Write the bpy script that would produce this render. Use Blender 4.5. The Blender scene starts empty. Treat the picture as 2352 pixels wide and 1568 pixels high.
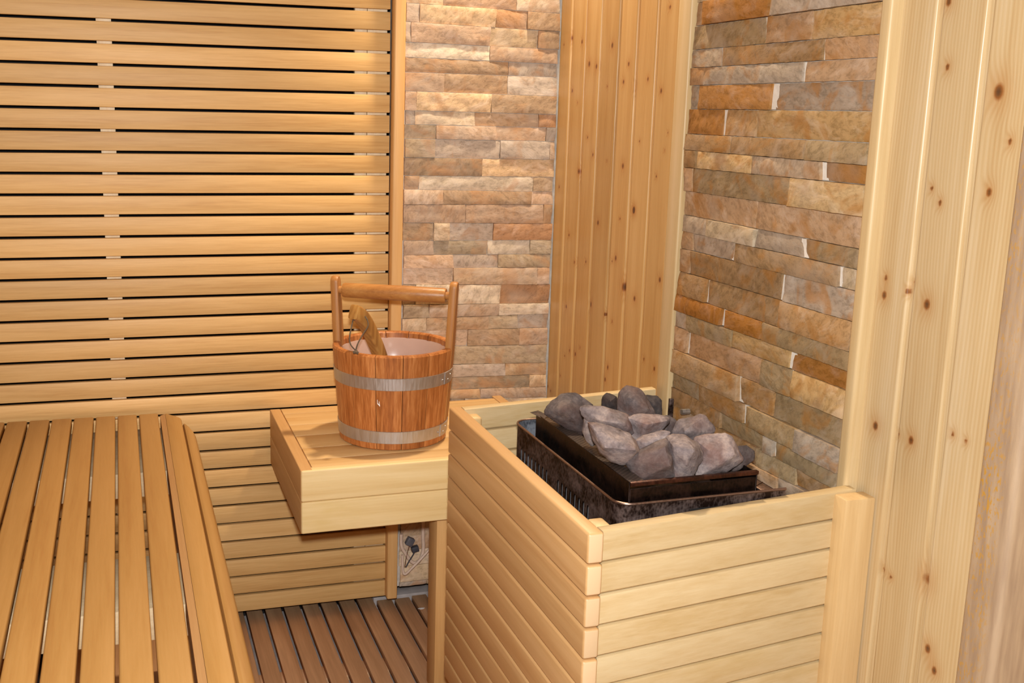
import bpy, bmesh, math, random
from mathutils import Vector, Matrix, Euler, noise

random.seed(7)
SC = bpy.context.scene
COL = SC.collection

BACK=[
 (-0.41,1.6038,-0.003,1.5971,[-0.3177,-0.1231],'TPL',[0,0]),
 (-0.4094,1.5588,-0.001,1.5513,[-0.379,-0.1775,-0.0925],'GTRB',[0,0,0]),
 (-0.4088,1.51,-0.0028,1.5064,[-0.4006,-0.1923,-0.0614],'GPTB',[0,0,0]),
 (-0.4101,1.474,-0.0012,1.4694,[-0.1918],'LP',[0]),
 (-0.4096,1.4375,-0.0017,1.4362,[-0.1393],'BG',[0]),
 (-0.4108,1.3913,-0.0015,1.3879,[-0.3119,-0.1406],'PBG',[0,0]),
 (-0.4102,1.3436,0.0005,1.3407,[-0.3845,-0.185],'PTB',[0,0]),
 (-0.4115,1.3093,-0.0018,1.3062,[-0.3874,-0.228,-0.0515],'GLBR',[0,0,0]),
 (-0.4128,1.2736,-0.0003,1.2709,[-0.3308,-0.1689,-0.0294],'OPPG',[0,0,0]),
 (-0.4123,1.227,-0.004,1.2235,[-0.3336,-0.1566,-0.0183],'OGGP',[0,0,0]),
 (-0.4117,1.1808,-0.0021,1.1772,[-0.2048],'BT',[0]),
 (-0.4113,1.1465,-0.0004,1.1384,[-0.3746,-0.0603],'BLB',[0,0]),
 (-0.4108,1.1075,0.001,1.1048,[-0.3099,-0.0646],'PBP',[0,0]),
 (-0.4134,1.0609,-0.0004,1.0541,[-0.2475,-0.0294],'PPB',[0,0]),
 (-0.4147,1.0145,-0.0005,1.0092,[-0.3333,-0.29,-0.1694],'BLGR',[0,0,0]),
 (-0.4142,0.9774,0.0011,0.9716,[-0.3326,-0.1837,-0.0638],'POLO',[0,0,0]),
 (-0.4139,0.9435,0.0026,0.9357,[-0.2789,-0.1534],'PGO',[0,0]),
 (-0.4134,0.9006,0.0025,0.889,[-0.2773,-0.0409],'PBP',[0,0]),
 (-0.4146,0.8476,0.0005,0.8374,[-0.3794,-0.1448],'BLR',[0,0]),
 (-0.4153,0.8109,-0.0044,0.808,[-0.3429,-0.1475],'OPL',[0,0]),
 (-0.4157,0.7776,-0.0028,0.7693,[-0.35,-0.176,-0.0926],'LBOG',[0,0,0]),
 (-0.4152,0.733,-0.0029,0.7227,[-0.2338,-0.0871],'PBP',[0,0]),
 (-0.4146,0.6843,-0.005,0.672,[],'O',[]),
 (-0.4142,0.6486,-0.0057,0.6375,[-0.3402,-0.1243],'OGT',[0,0]),
 (-0.4138,0.6145,-0.0043,0.603,[-0.2738,-0.0522],'OOT',[0,0]),
 (-0.4136,0.5917,-0.0031,0.574,[-0.3392,-0.1944],'BTP',[0,0]),
]
RIGHT=[
 (-0.6667,1.5203,-1.2322,1.5205,[-0.7207,-0.947],'PRG',[0,1]),
 (-0.6725,1.4745,-1.233,1.4731,[-0.9331,-1.0666],'OPT',[1,0]),
 (-0.7013,1.4394,-1.2333,1.4389,[-0.7941,-1.1034],'GBP',[1,1]),
 (-0.6948,1.4051,-1.2335,1.405,[-0.7326,-1.0544],'PGP',[0,1]),
 (-0.6787,1.359,-1.2338,1.359,[-0.7192,-0.9711],'GRG',[0,1]),
 (-0.6653,1.3097,-1.236,1.3109,[-0.8173,-0.9222],'RBT',[1,0]),
 (-0.6916,1.2777,-1.2362,1.2767,[-0.854,-1.0799],'BBO',[0,1]),
 (-0.6821,1.2423,-1.2389,1.2469,[-0.7346,-0.9254,-1.1279],'BTGR',[1,0,1]),
 (-0.6879,1.1954,-1.2379,1.1976,[-0.7182,-1.0438],'POT',[0,1]),
 (-0.6847,1.1463,-1.2384,1.1463,[-0.9428],'PP',[0]),
 (-0.6852,1.1124,-1.2388,1.1136,[-0.7804,-0.9484,-1.0939],'GLGO',[0,0,1]),
 (-0.6859,1.0764,-1.237,1.0798,[-0.7259,-0.8839,-1.1941],'PGBL',[0,1,1]),
 (-0.6879,1.0288,-1.2374,1.0312,[-0.7238,-1.0436],'PBG',[0,1]),
 (-0.6823,0.9816,-1.2376,0.9826,[-0.7983,-1.0431],'BBB',[1,0]),
 (-0.6866,0.9466,-1.2355,0.9499,[-0.8636,-0.9921],'RRO',[1,1]),
 (-0.6869,0.913,-1.2355,0.9181,[-0.734,-0.9003,-1.0845],'GOTR',[0,0,1]),
 (-0.6852,0.8638,-1.2357,0.8691,[-0.7392,-1.0003,-1.0912],'PPOT',[1,0,1]),
 (-0.6834,0.8145,-1.2358,0.8196,[-0.9349,-1.042],'BBO',[1,0]),
 (-0.6797,0.7803,-1.2322,0.7786,[-0.7944,-0.9605,-1.1189],'OBOG',[0,1,0]),
 (-0.727,0.7443,-1.2077,0.75,[-0.8751,-1.028,-1.0622],'BOGO',[0,0,1]),
 (-0.7316,0.7078,-1.1922,0.7202,[-1.0058,-1.1263],'BOB',[0,0]),
]
KN1= [(-0.07,1.532,1.3),(-0.137,1.519,1.0),(-0.186,1.464,1.3),(-0.228,1.457,1.1),(-0.309,1.502,1.3),(-0.398,1.457,1.0),(-0.377,1.418,1.0),(-0.436,1.408,1.2),(-0.494,1.422,0.9),(-0.557,1.396,1.1),(-0.575,1.566,0.9),(-0.597,1.309,0.5),(-0.587,1.272,0.5),(-0.195,1.288,0.8),(-0.23,1.247,0.9),(-0.15,1.202,1.2),(-0.395,1.229,1.2),(-0.31,1.236,0.5),(-0.471,1.288,0.6),(-0.461,1.135,1.2),(-0.09,1.401,0.9),(-0.125,1.371,0.6),(-0.557,1.216,0.7),(-0.025,1.518,0.6),(-0.293,1.409,0.5),(-0.03,1.154,0.8),(-0.461,1.133,1.1),(-0.277,1.086,1.2),(-0.394,1.108,0.6),(-0.107,1.036,0.8),(-0.382,1.014,1.1),(-0.364,1.004,0.6),(-0.217,0.982,0.8),(-0.149,0.971,0.7),(-0.431,0.953,2.0),(-0.487,0.936,1.2),(-0.599,0.997,1.2),(-0.257,0.881,1.3),(-0.109,0.848,1.0),(-0.337,0.871,0.8),(-0.38,0.862,0.6),(-0.548,0.809,0.7),(-0.598,0.799,1.0),(-0.141,0.737,0.8),(-0.178,0.736,1.0),(-0.112,0.716,0.6),(-0.205,0.759,0.6),(-0.369,0.747,1.0),(-0.358,0.714,1.0),(-0.089,0.656,0.6),(-0.027,0.598,0.8),(-0.006,0.606,0.8)]
KN2= [(-1.356,1.51,1.2),(-1.367,1.421,0.9),(-1.464,1.386,2.0),(-1.493,1.322,0.8),(-1.286,1.109,0.8),(-1.362,1.251,0.7),(-1.381,1.232,0.8),(-1.468,1.254,1.1),(-1.296,0.876,1.4),(-1.347,0.877,0.6),(-1.375,0.877,1.2),(-1.454,0.911,0.7),(-1.479,0.908,0.6),(-1.346,0.657,0.8),(-1.364,0.653,0.6),(-1.435,0.681,1.8),(-1.454,0.58,1.3),(-1.471,0.554,1.2),(-1.286,1.082,1.2),(-1.333,1.096,0.7),(-1.377,1.084,1.5),(-1.344,1.113,0.7)]
ROCKS=[
("r1",[[-0.4124,-0.9653,0.835],[-0.3994,-0.9659,0.8525],[-0.3831,-0.9684,0.8655],[-0.3603,-0.9756,0.866],[-0.3432,-0.9836,0.8537],[-0.3312,-0.9888,0.8476],[-0.3409,-0.9907,0.823],[-0.3483,-0.9951,0.7904],[-0.3732,-0.9842,0.8043],[-0.3955,-0.9742,0.8182],[-0.4109,-0.9671,0.8287]],[[-0.3947,-1.0108,0.8495],[-0.3717,-1.0144,0.8265]]),
("r2",[[-0.3981,-1.0837,0.8739],[-0.3889,-1.0859,0.8775],[-0.3609,-1.0949,0.8772],[-0.3252,-1.1091,0.8636],[-0.3206,-1.1123,0.8552],[-0.3148,-1.1187,0.8333],[-0.3365,-1.1129,0.8278],[-0.361,-1.1041,0.8323],[-0.3851,-1.093,0.8487],[-0.3953,-1.0873,0.8604]],[[-0.3787,-1.1186,0.8594],[-0.3451,-1.1383,0.8575]]),
("r3",[[-0.2805,-0.9232,0.8421],[-0.2731,-0.9241,0.8496],[-0.2551,-0.9313,0.8427],[-0.2535,-0.937,0.8173],[-0.2813,-0.9269,0.8234]],[[-0.2777,-0.9504,0.8395]]),
("r4",[[-0.3144,-1.0498,0.8652],[-0.312,-1.0471,0.882],[-0.2981,-1.0485,0.8966],[-0.2771,-1.0562,0.8921],[-0.2691,-1.0615,0.8786],[-0.2543,-1.0711,0.8553],[-0.2523,-1.0738,0.8454],[-0.2741,-1.0669,0.8449],[-0.2935,-1.0608,0.8445],[-0.3089,-1.0544,0.8516],[-0.3141,-1.0512,0.859]],[[-0.3068,-1.0828,0.8829],[-0.28,-1.0867,0.864]]),
("r5",[[-0.2319,-0.9842,0.8561],[-0.209,-0.9914,0.8566],[-0.1998,-0.9961,0.8483],[-0.1983,-1.0017,0.8235],[-0.2104,-0.9981,0.822],[-0.2277,-0.9902,0.8334]],[[-0.2222,-1.0063,0.8471]]),
("r6",[[-0.3301,-1.114,0.8611],[-0.3177,-1.117,0.8662],[-0.3024,-1.1215,0.868],[-0.2815,-1.1286,0.8658],[-0.2619,-1.1358,0.8614],[-0.2621,-1.137,0.8554],[-0.2719,-1.1361,0.8444],[-0.286,-1.1324,0.8405],[-0.299,-1.1288,0.8378],[-0.305,-1.128,0.8322],[-0.314,-1.1233,0.8411],[-0.3253,-1.1178,0.8504]],[[-0.3123,-1.1544,0.8591],[-0.2729,-1.1462,0.8601]]),
("r7",[[-0.3459,-1.1827,0.8441],[-0.3354,-1.1843,0.8525],[-0.3048,-1.1922,0.8618],[-0.2931,-1.1967,0.858],[-0.2975,-1.1975,0.8475],[-0.3136,-1.1947,0.8356],[-0.3252,-1.193,0.8261],[-0.3409,-1.1879,0.8264],[-0.3451,-1.1848,0.8349]],[[-0.3426,-1.2087,0.8472]]),
("r8",[[-0.4235,-1.1683,0.8746],[-0.4102,-1.1726,0.8741],[-0.3901,-1.18,0.8697],[-0.3623,-1.1908,0.8606],[-0.3534,-1.1962,0.8479],[-0.3522,-1.1986,0.8383],[-0.3463,-1.2023,0.8296],[-0.3625,-1.2,0.8156],[-0.3736,-1.1975,0.8105],[-0.3922,-1.1903,0.8165],[-0.4073,-1.1829,0.8291],[-0.4175,-1.1753,0.8498]],[[-0.4164,-1.2185,0.8497],[-0.3738,-1.2329,0.846],[-0.4234,-1.1856,0.8738]]),
("r9",[[-0.3916,-1.086,0.8552],[-0.3849,-1.0877,0.8571],[-0.3719,-1.0927,0.8531],[-0.3639,-1.0966,0.8465],[-0.3681,-1.0999,0.8243],[-0.3784,-1.0987,0.8139],[-0.3802,-1.0992,0.8088],[-0.3913,-1.0929,0.8221],[-0.3941,-1.0896,0.834]],[[-0.3911,-1.1034,0.8379]]),
("r10",[[-0.3728,-1.2037,0.8249],[-0.3633,-1.2062,0.8274],[-0.3476,-1.2102,0.8323],[-0.3365,-1.2132,0.8354],[-0.3239,-1.2149,0.8465],[-0.3135,-1.2163,0.8558],[-0.306,-1.2196,0.8514],[-0.3021,-1.2237,0.8378],[-0.304,-1.2273,0.8173],[-0.3026,-1.232,0.7969],[-0.3271,-1.2251,0.7924],[-0.356,-1.2165,0.7889],[-0.3633,-1.2117,0.8012],[-0.3716,-1.2064,0.8136]],[[-0.3657,-1.2261,0.8269],[-0.328,-1.2432,0.8522],[-0.3271,-1.2584,0.8297]]),
("r11",[[-0.3111,-1.2142,0.8562],[-0.3009,-1.2162,0.8621],[-0.2854,-1.2213,0.8613],[-0.2649,-1.2307,0.8481],[-0.2567,-1.2366,0.8323],[-0.257,-1.2383,0.8232],[-0.2688,-1.2384,0.8047],[-0.2758,-1.2378,0.7965],[-0.3002,-1.2301,0.796],[-0.3071,-1.2237,0.8164],[-0.3041,-1.2204,0.837],[-0.308,-1.2163,0.8505]],[[-0.3168,-1.2506,0.8536],[-0.2926,-1.269,0.8517],[-0.2978,-1.2591,0.8251]]),
("r12",[[-0.2588,-1.2108,0.8499],[-0.2361,-1.2166,0.8574],[-0.2125,-1.2238,0.859],[-0.2026,-1.2281,0.8535],[-0.1986,-1.232,0.8409],[-0.1922,-1.2359,0.8318],[-0.1859,-1.24,0.8215],[-0.1884,-1.2407,0.8146],[-0.2126,-1.2361,0.799],[-0.2261,-1.2321,0.7976],[-0.2577,-1.223,0.7929],[-0.2548,-1.2202,0.8108],[-0.2508,-1.2184,0.8259],[-0.2548,-1.2147,0.8373]],[[-0.2556,-1.2512,0.8418],[-0.2138,-1.2589,0.8361],[-0.2365,-1.2553,0.8186]]),
("r13",[[-0.188,-1.2139,0.8331],[-0.1686,-1.2195,0.8358],[-0.1565,-1.2255,0.8256],[-0.1569,-1.2278,0.8139],[-0.1595,-1.2285,0.8068],[-0.1701,-1.227,0.7972],[-0.1918,-1.2209,0.7932],[-0.1865,-1.2183,0.8144]],[[-0.1783,-1.2369,0.8199]]),
("r14",[[-0.2546,-1.1459,0.8537],[-0.2497,-1.1462,0.8598],[-0.2297,-1.1513,0.8662],[-0.2155,-1.1545,0.8725],[-0.2086,-1.1574,0.869],[-0.1998,-1.1627,0.8573],[-0.1949,-1.1662,0.8478],[-0.1958,-1.1674,0.8406],[-0.2101,-1.1647,0.8319],[-0.2278,-1.1603,0.8255],[-0.2394,-1.1564,0.8265],[-0.2507,-1.1511,0.8346],[-0.2622,-1.1466,0.8386]],[[-0.2572,-1.1798,0.8514],[-0.2376,-1.1704,0.861]]),
("r15",[[-0.2448,-1.0905,0.8523],[-0.2342,-1.0947,0.8488],[-0.2248,-1.0989,0.8429],[-0.229,-1.1007,0.828],[-0.2353,-1.1002,0.8204],[-0.2448,-1.0967,0.8227],[-0.2469,-1.0945,0.83]],[[-0.2434,-1.1075,0.8389]]),
]

# ----------------------------------------------------------------- helpers
def srgb(r, g, b):
    def f(c):
        c /= 255.0
        return c / 12.92 if c <= 0.04045 else ((c + 0.055) / 1.055) ** 2.4
    return (f(r), f(g), f(b), 1.0)


class MB:
    """collects vertices and faces; every board / stone gets its own tint and offset"""
    def __init__(self):
        self.v = []; self.f = []; self.tint = []; self.off = []; self.col = []; self.kn = {}

    def add(self, vs, fs, tint=None, col=None):
        b = len(self.v)
        self.v += [tuple(p) for p in vs]
        t = random.random() if tint is None else tint
        o = random.uniform(0, 40)
        for q in fs:
            self.f.append(tuple(i + b for i in q))
            self.tint.append(t); self.off.append(o)
            self.col.append(col or (1, 1, 1, 1))

    def box(self, lo, hi, bev=0.002, segs=2, tint=None, rot=None, col=None):
        bm = bmesh.new()
        bmesh.ops.create_cube(bm, size=1.0)
        c = [(a + b) / 2 for a, b in zip(lo, hi)]; s = [abs(b - a) for a, b in zip(lo, hi)]
        for v in bm.verts:
            v.co = Vector((v.co.x * s[0], v.co.y * s[1], v.co.z * s[2]))
        bev = min(bev, min(s) * 0.45)
        if bev > 0:
            bmesh.ops.bevel(bm, geom=list(bm.edges), offset=bev, segments=segs, profile=0.5, affect='EDGES')
        m = (rot or Matrix.Identity(3))
        bm.verts.index_update()
        vs = [m @ v.co + Vector(c) for v in bm.verts]
        fs = [[v.index for v in f.verts] for f in bm.faces]
        bm.free()
        self.add(vs, fs, tint, col)

    def prism(self, poly, axis, a, b, tint=None, col=None):
        """extrude a 2D polygon along axis; a, b may be functions of the polygon point"""
        n = len(poly); vs = []
        for e in (a, b):
            for (u, w) in poly:
                t = e(u, w) if callable(e) else e
                vs.append({'x': (t, u, w), 'y': (u, t, w), 'z': (u, w, t)}[axis])
        fs = [[i, (i + 1) % n, n + (i + 1) % n, n + i] for i in range(n)]
        fs += [list(range(n))[::-1], list(range(n, 2 * n))]
        self.add(vs, fs, tint, col)

    def cyl(self, p0, p1, r0, r1=None, n=20, tint=None, caps=True):
        r1 = r0 if r1 is None else r1
        p0 = Vector(p0); p1 = Vector(p1); d = (p1 - p0).normalized()
        q = d.to_track_quat('Z', 'Y').to_matrix()
        vs = []
        for p, r in ((p0, r0), (p1, r1)):
            for i in range(n):
                a = 2 * math.pi * i / n
                vs.append(p + q @ Vector((r * math.cos(a), r * math.sin(a), 0)))
        fs = [[i, (i + 1) % n, n + (i + 1) % n, n + i] for i in range(n)]
        if caps: fs += [list(range(n))[::-1], list(range(n, 2 * n))]
        self.add(vs, fs, tint)

    def sweep(self, pts, sect, tint=None, up=(0, 0, 1), twist=0.0):
        """sect(t) -> list of 2D points"""
        pts = [Vector(p) for p in pts]; n = len(pts); rings = []; up = Vector(up)
        for i, p in enumerate(pts):
            d = (pts[min(i + 1, n - 1)] - pts[max(i - 1, 0)]).normalized()
            sx = d.cross(up).normalized(); sy = sx.cross(d).normalized()
            rings.append([p + sx * a + sy * b for a, b in sect(i / (n - 1))])
        m = len(rings[0]); vs = [q for r in rings for q in r]; fs = []
        for i in range(n - 1):
            for j in range(m):
                fs.append([i * m + j, i * m + (j + 1) % m, (i + 1) * m + (j + 1) % m, (i + 1) * m + j])
        fs += [list(range(m))[::-1], list(range((n - 1) * m, n * m))]
        self.add(vs, fs, tint)

    def tube(self, pts, r, n=10, sub=6, tint=None):
        self.sweep(spline(pts, sub), lambda t: [(r * math.cos(2 * math.pi * k / n), r * math.sin(2 * math.pi * k / n)) for k in range(n)], tint, up=(0.31, 0.9, 0.27))

    def build(self, name, mat, parent=None, smooth=40, sub=None, mats=None):
        me = bpy.data.meshes.new(name)
        me.from_pydata(self.v, [], self.f)
        for nm, data in (('tint', self.tint), ('off', self.off)):
            at = me.attributes.new(nm, 'FLOAT', 'FACE'); at.data.foreach_set('value', data)
        at = me.attributes.new('col', 'FLOAT_COLOR', 'FACE')
        at.data.foreach_set('color', [c for q in self.col for c in q])
        for nm, data in self.kn.items():
            at = me.attributes.new(nm, 'FLOAT', 'POINT'); at.data.foreach_set('value', data)
        bm = bmesh.new(); bm.from_mesh(me)
        bmesh.ops.recalc_face_normals(bm, faces=list(bm.faces)); bm.to_mesh(me); bm.free()
        me.polygons.foreach_set('use_smooth', [True] * len(me.polygons))
        me.set_sharp_from_angle(angle=math.radians(smooth))
        me.materials.append(mat)
        o = bpy.data.objects.new(name, me); COL.objects.link(o)
        if parent:
            o.parent = parent
            o.matrix_parent_inverse = Matrix.Identity(4)
            root = parent
            while root.parent: root = root.parent
            inv = root.matrix_basis.inverted()
            if not root.get('local'):
                me.transform(inv)
        if sub:
            md = o.modifiers.new('sub', 'SUBSURF'); md.levels = sub; md.render_levels = sub
        return o


def spline(pts, sub):
    pts = [Vector(p) for p in pts]; out = []
    for i in range(len(pts) - 1):
        p0 = pts[max(i - 1, 0)]; p1 = pts[i]; p2 = pts[i + 1]; p3 = pts[min(i + 2, len(pts) - 1)]
        for k in range(sub):
            t = k / sub
            out.append(0.5 * ((2 * p1) + (p2 - p0) * t + (2 * p0 - 5 * p1 + 4 * p2 - p3) * t * t + (3 * p1 - p0 - 3 * p2 + p3) * t ** 3))
    return out + [pts[-1]]


def tag(o, label=None, cat=None, group=None, kind=None):
    if label: o['label'] = label
    if cat: o['category'] = cat
    if group: o['group'] = group
    if kind: o['kind'] = kind
    return o


def thing(name, label, cat, loc=(0, 0, 0), rz=0.0, group=None, local=False):
    """Empty at the thing's base; children built in world coordinates unless local"""
    o = bpy.data.objects.new(name, None); COL.objects.link(o)
    o.location = loc; o.rotation_euler = (0, 0, rz); o.empty_display_size = 0.05
    o.matrix_basis = Matrix.LocRotScale(Vector(loc), Euler((0, 0, rz)), None)
    if local: o['local'] = 1
    return tag(o, label, cat, group)


def struct(name, mb, mat, **k):
    return tag(mb.build(name, mat, **k), kind='structure')


# --------------------------------------------------------------- materials
class NT:
    def __init__(self, name):
        self.m = bpy.data.materials.new(name); self.m.use_nodes = True
        self.t = self.m.node_tree; self.t.nodes.clear()
        self.out = self.n('ShaderNodeOutputMaterial'); self.b = self.n('ShaderNodeBsdfPrincipled')
        self.l(self.b.outputs[0], self.out.inputs[0])

    def n(self, ty, **k):
        x = self.t.nodes.new(ty)
        for a, b in k.items(): setattr(x, a, b)
        return x

    def l(self, a, b): self.t.links.new(a, b)

    def put(self, sock, v):
        if hasattr(v, 'is_linked') or isinstance(v, bpy.types.NodeSocket): self.l(v, sock)
        else: sock.default_value = v

    def math(self, op, a, b=None, c=None, clamp=False):
        x = self.n('ShaderNodeMath', operation=op, use_clamp=clamp)
        self.put(x.inputs[0], a)
        if b is not None: self.put(x.inputs[1], b)
        if c is not None: self.put(x.inputs[2], c)
        return x.outputs[0]

    def vmath(self, op, a, b=None):
        x = self.n('ShaderNodeVectorMath', operation=op)
        self.put(x.inputs[0], a)
        if b is not None: self.put(x.inputs[1], b)
        return x.outputs[0]

    def mix(self, f, a, b, blend='MIX'):
        x = self.n('ShaderNodeMix', data_type='RGBA', blend_type=blend)
        self.put(x.inputs[0], f); self.put(x.inputs[6], a); self.put(x.inputs[7], b)
        return x.outputs[2]

    def noise(self, vec, scale, detail=2, rough=0.5, dist=0.0):
        x = self.n('ShaderNodeTexNoise'); self.put(x.inputs['Vector'], vec)
        x.inputs['Scale'].default_value = scale; x.inputs['Detail'].default_value = detail
        x.inputs['Roughness'].default_value = rough; x.inputs['Distortion'].default_value = dist
        return x.outputs['Fac']

    def ramp(self, f, stops):
        x = self.n('ShaderNodeValToRGB'); self.put(x.inputs[0], f); e = x.color_ramp.elements
        while len(e) < len(stops): e.new(0.5)
        for q, (p, c) in zip(e, stops):
            q.position = p; q.color = c if isinstance(c, tuple) else (c, c, c, 1)
        return x.outputs[0]

    def attr(self, name, out='Fac'):
        x = self.n('ShaderNodeAttribute'); x.attribute_name = name
        return x.outputs[out]

    def obj(self): return self.n('ShaderNodeTexCoord').outputs['Object']

    def bump(self, h, strength, dist):
        x = self.n('ShaderNodeBump'); x.inputs['Strength'].default_value = strength
        x.inputs['Distance'].default_value = dist; self.put(x.inputs['Height'], h)
        self.l(x.outputs[0], self.b.inputs['Normal'])


def wood(name, light, mid, dark, axis='X', rough=0.5, coat=0.0, tint=0.22, knots=False, bands=0.0, fine=0.5, bands_scale=130, spec=0.4, stain=None, endgrain=None, hue=0.507):
    t = NT(name)
    o = t.obj()
    off = t.attr('off')
    ov = t.n('ShaderNodeCombineXYZ')
    for i, k in enumerate((0.37, 0.61, 0.83)): t.put(ov.inputs[i], t.math('MULTIPLY', off, k))
    v = t.vmath('ADD', o, ov.outputs[0])
    sc = {'X': (0.045, 1, 1), 'Y': (1, 0.045, 1), 'Z': (1, 1, 0.045)}[axis]
    sv = t.vmath('MULTIPLY', v, sc)
    n1 = t.noise(sv, 230, 3, 0.6)
    n2 = t.noise(sv, 34, 3, 0.55, 0.6)
    n3 = t.noise(t.vmath('MULTIPLY', v, tuple(0.25 if s < 1 else 1 for s in sc)), 7, 2)
    f = t.math('ADD', t.math('MULTIPLY', n1, fine * 0.55), t.math('MULTIPLY', n2, 0.62))
    f = t.math('ADD', f, t.math('MULTIPLY', n3, 0.3))
    if bands or knots:
        # growth rings: warped distance across the board
        across = {'X': 2, 'Y': 0, 'Z': 1}[axis]
        sp = t.n('ShaderNodeSeparateXYZ'); t.l(v, sp.inputs[0])
        ac = sp.outputs[across]
        w = t.math('MULTIPLY', t.noise(t.vmath('MULTIPLY', v, tuple(0.06 if s < 1 else 0.5 for s in sc)), 9, 2), 0.09)
        p = t.math('ADD', ac, w)
        if knots:
            p = t.math('ADD', p, t.math('MULTIPLY', t.attr('halo'), 0.012))
        s = t.math('MULTIPLY_ADD', t.math('SINE', t.math('MULTIPLY', p, bands_scale * 6.283)), 0.5, 0.5)
        f = t.math('ADD', f, t.math('MULTIPLY', t.math('SUBTRACT', s, 0.5), bands))
    off3 = 0.5 * (fine * 0.55 + 0.62 + 0.3)
    f = t.math('ADD', t.math('SUBTRACT', f, off3), 0.5)
    c = t.ramp(f, [(0.28, light), (0.52, mid), (0.8, dark)])
    if knots:
        halo = t.attr('halo'); kn = t.attr('knot')
        c = t.mix(t.math('MULTIPLY', halo, 0.45, clamp=True), c, srgb(168, 105, 45))
        kk = t.ramp(t.math('ADD', kn, t.math('MULTIPLY', t.math('SUBTRACT', n2, 0.5), 0.35)), [(0.3, 0.0), (0.62, 1.0)])
        kc = t.mix(t.ramp(kn, [(0.55, 0.0), (0.95, 1.0)]), srgb(140, 78, 34), srgb(66, 34, 20))
        c = t.mix(t.math('MULTIPLY', kk, 0.9), c, kc)
    if stain:
        st = t.noise(t.vmath('MULTIPLY', v, tuple(0.25 if s < 1 else 1 for s in sc)), 11, 4, 0.7)
        c = t.mix(t.math('MULTIPLY', t.ramp(st, [(0.55, 0.0), (0.75, 1.0)]), 0.5), c, stain)
    if endgrain:
        ge = t.n('ShaderNodeNewGeometry'); sp2 = t.n('ShaderNodeSeparateXYZ'); t.l(ge.outputs['Normal'], sp2.inputs[0])
        e = t.ramp(t.math('ABSOLUTE', sp2.outputs[endgrain[0]]), [(0.75, 0.0), (0.95, 1.0)])
        c = t.mix(e, c, endgrain[1])
    ti = t.math('MULTIPLY_ADD', t.attr('tint'), tint, 1.0 - tint / 2)
    hs = t.n('ShaderNodeHueSaturation'); t.put(hs.inputs['Color'], c); t.put(hs.inputs['Value'], ti); hs.inputs['Hue'].default_value = hue
    t.l(hs.outputs[0], t.b.inputs['Base Color'])
    t.b.inputs['Roughness'].default_value = rough
    t.b.inputs['Specular IOR Level'].default_value = spec
    if coat:
        t.b.inputs['Coat Weight'].default_value = coat; t.b.inputs['Coat Roughness'].default_value = 0.28
    t.bump(t.math('ADD', n1, t.math('MULTIPLY', n2, 0.5)), 0.22, 0.0012)
    return t.m


def plain(name, col, rough=0.6, metal=0.0, nscale=40, namp=0.3, bump=0.1, spec=0.5, coat=0):
    t = NT(name); n = t.noise(t.obj(), nscale, 4, 0.6)
    d = tuple(x * (1 - namp) for x in col[:3]) + (1,); l = tuple(min(1, x * (1 + namp)) for x in col[:3]) + (1,)
    t.l(t.ramp(n, [(0.3, d), (0.7, l)]), t.b.inputs['Base Color'])
    t.b.inputs['Roughness'].default_value = rough; t.b.inputs['Metallic'].default_value = metal
    t.b.inputs['Specular IOR Level'].default_value = spec
    if coat: t.b.inputs['Coat Weight'].default_value = coat; t.b.inputs['Coat Roughness'].default_value = 0.1
    t.bump(n, bump, 0.002)
    return t.m


def slate(name, gain=1.0, sat=0.85):
    """split-face ledge stone: colour per stone, rust veins and pale mineral streaks"""
    t = NT(name); o = t.obj()
    ov = t.n('ShaderNodeCombineXYZ'); off = t.attr('off')
    for i, k in enumerate((0.41, 0.67, 0.29)): t.put(ov.inputs[i], t.math('MULTIPLY', off, k))
    v = t.vmath('ADD', o, ov.outputs[0])
    rot = t.n('ShaderNodeMapping'); t.l(v, rot.inputs[0])
    ang = t.n('ShaderNodeCombineXYZ'); aa = t.math('MULTIPLY', t.math('SUBTRACT', t.attr('tint'), 0.35), 1.6)
    t.put(ang.inputs[0], aa); t.put(ang.inputs[1], aa); t.l(ang.outputs[0], rot.inputs['Rotation'])
    sv = t.vmath('MULTIPLY', rot.outputs[0], (0.5, 0.5, 1.0))
    n1 = t.noise(sv, 30, 6, 0.7, 0.7); n2 = t.noise(sv, 110, 6, 0.75, 0.3); n3 = t.noise(v, 14, 3, 0.6, 0.8)
    base = t.attr('col', 'Color')
    hsd = t.n('ShaderNodeHueSaturation'); t.l(base, hsd.inputs['Color']); hsd.inputs['Value'].default_value = 0.66; hsd.inputs['Saturation'].default_value = 1.05
    hsl = t.n('ShaderNodeHueSaturation'); t.l(base, hsl.inputs['Color']); hsl.inputs['Value'].default_value = 1.25; hsl.inputs['Saturation'].default_value = 0.75
    c = t.mix(t.ramp(n2, [(0.38, 0.95), (0.54, 0.0)]), base, hsd.outputs[0])
    c = t.mix(t.ramp(n1, [(0.5, 0.0), (0.66, 0.7)]), c, hsl.outputs[0])
    c = t.mix(t.math('MULTIPLY', t.ramp(n3, [(0.52, 0.0), (0.66, 1.0)]), 0.6), c, srgb(182, 126, 74))
    g = t.math('MULTIPLY', t.ramp(t.noise(v, 9, 2), [(0.56, 0.0), (0.7, 1.0)]), 0.4)
    c = t.mix(g, c, srgb(178, 162, 148))
    hs = t.n('ShaderNodeHueSaturation'); t.l(c, hs.inputs['Color']); hs.inputs['Value'].default_value = gain; hs.inputs['Hue'].default_value = 0.506; hs.inputs['Saturation'].default_value = sat; c = hs.outputs[0]
    t.l(c, t.b.inputs['Base Color']); t.b.inputs['Roughness'].default_value = 0.72
    t.b.inputs['Specular IOR Level'].default_value = 0.35
    t.bump(t.math('ADD', t.math('MULTIPLY', n2, 0.8), n1), 0.36, 0.003)
    return t.m


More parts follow.
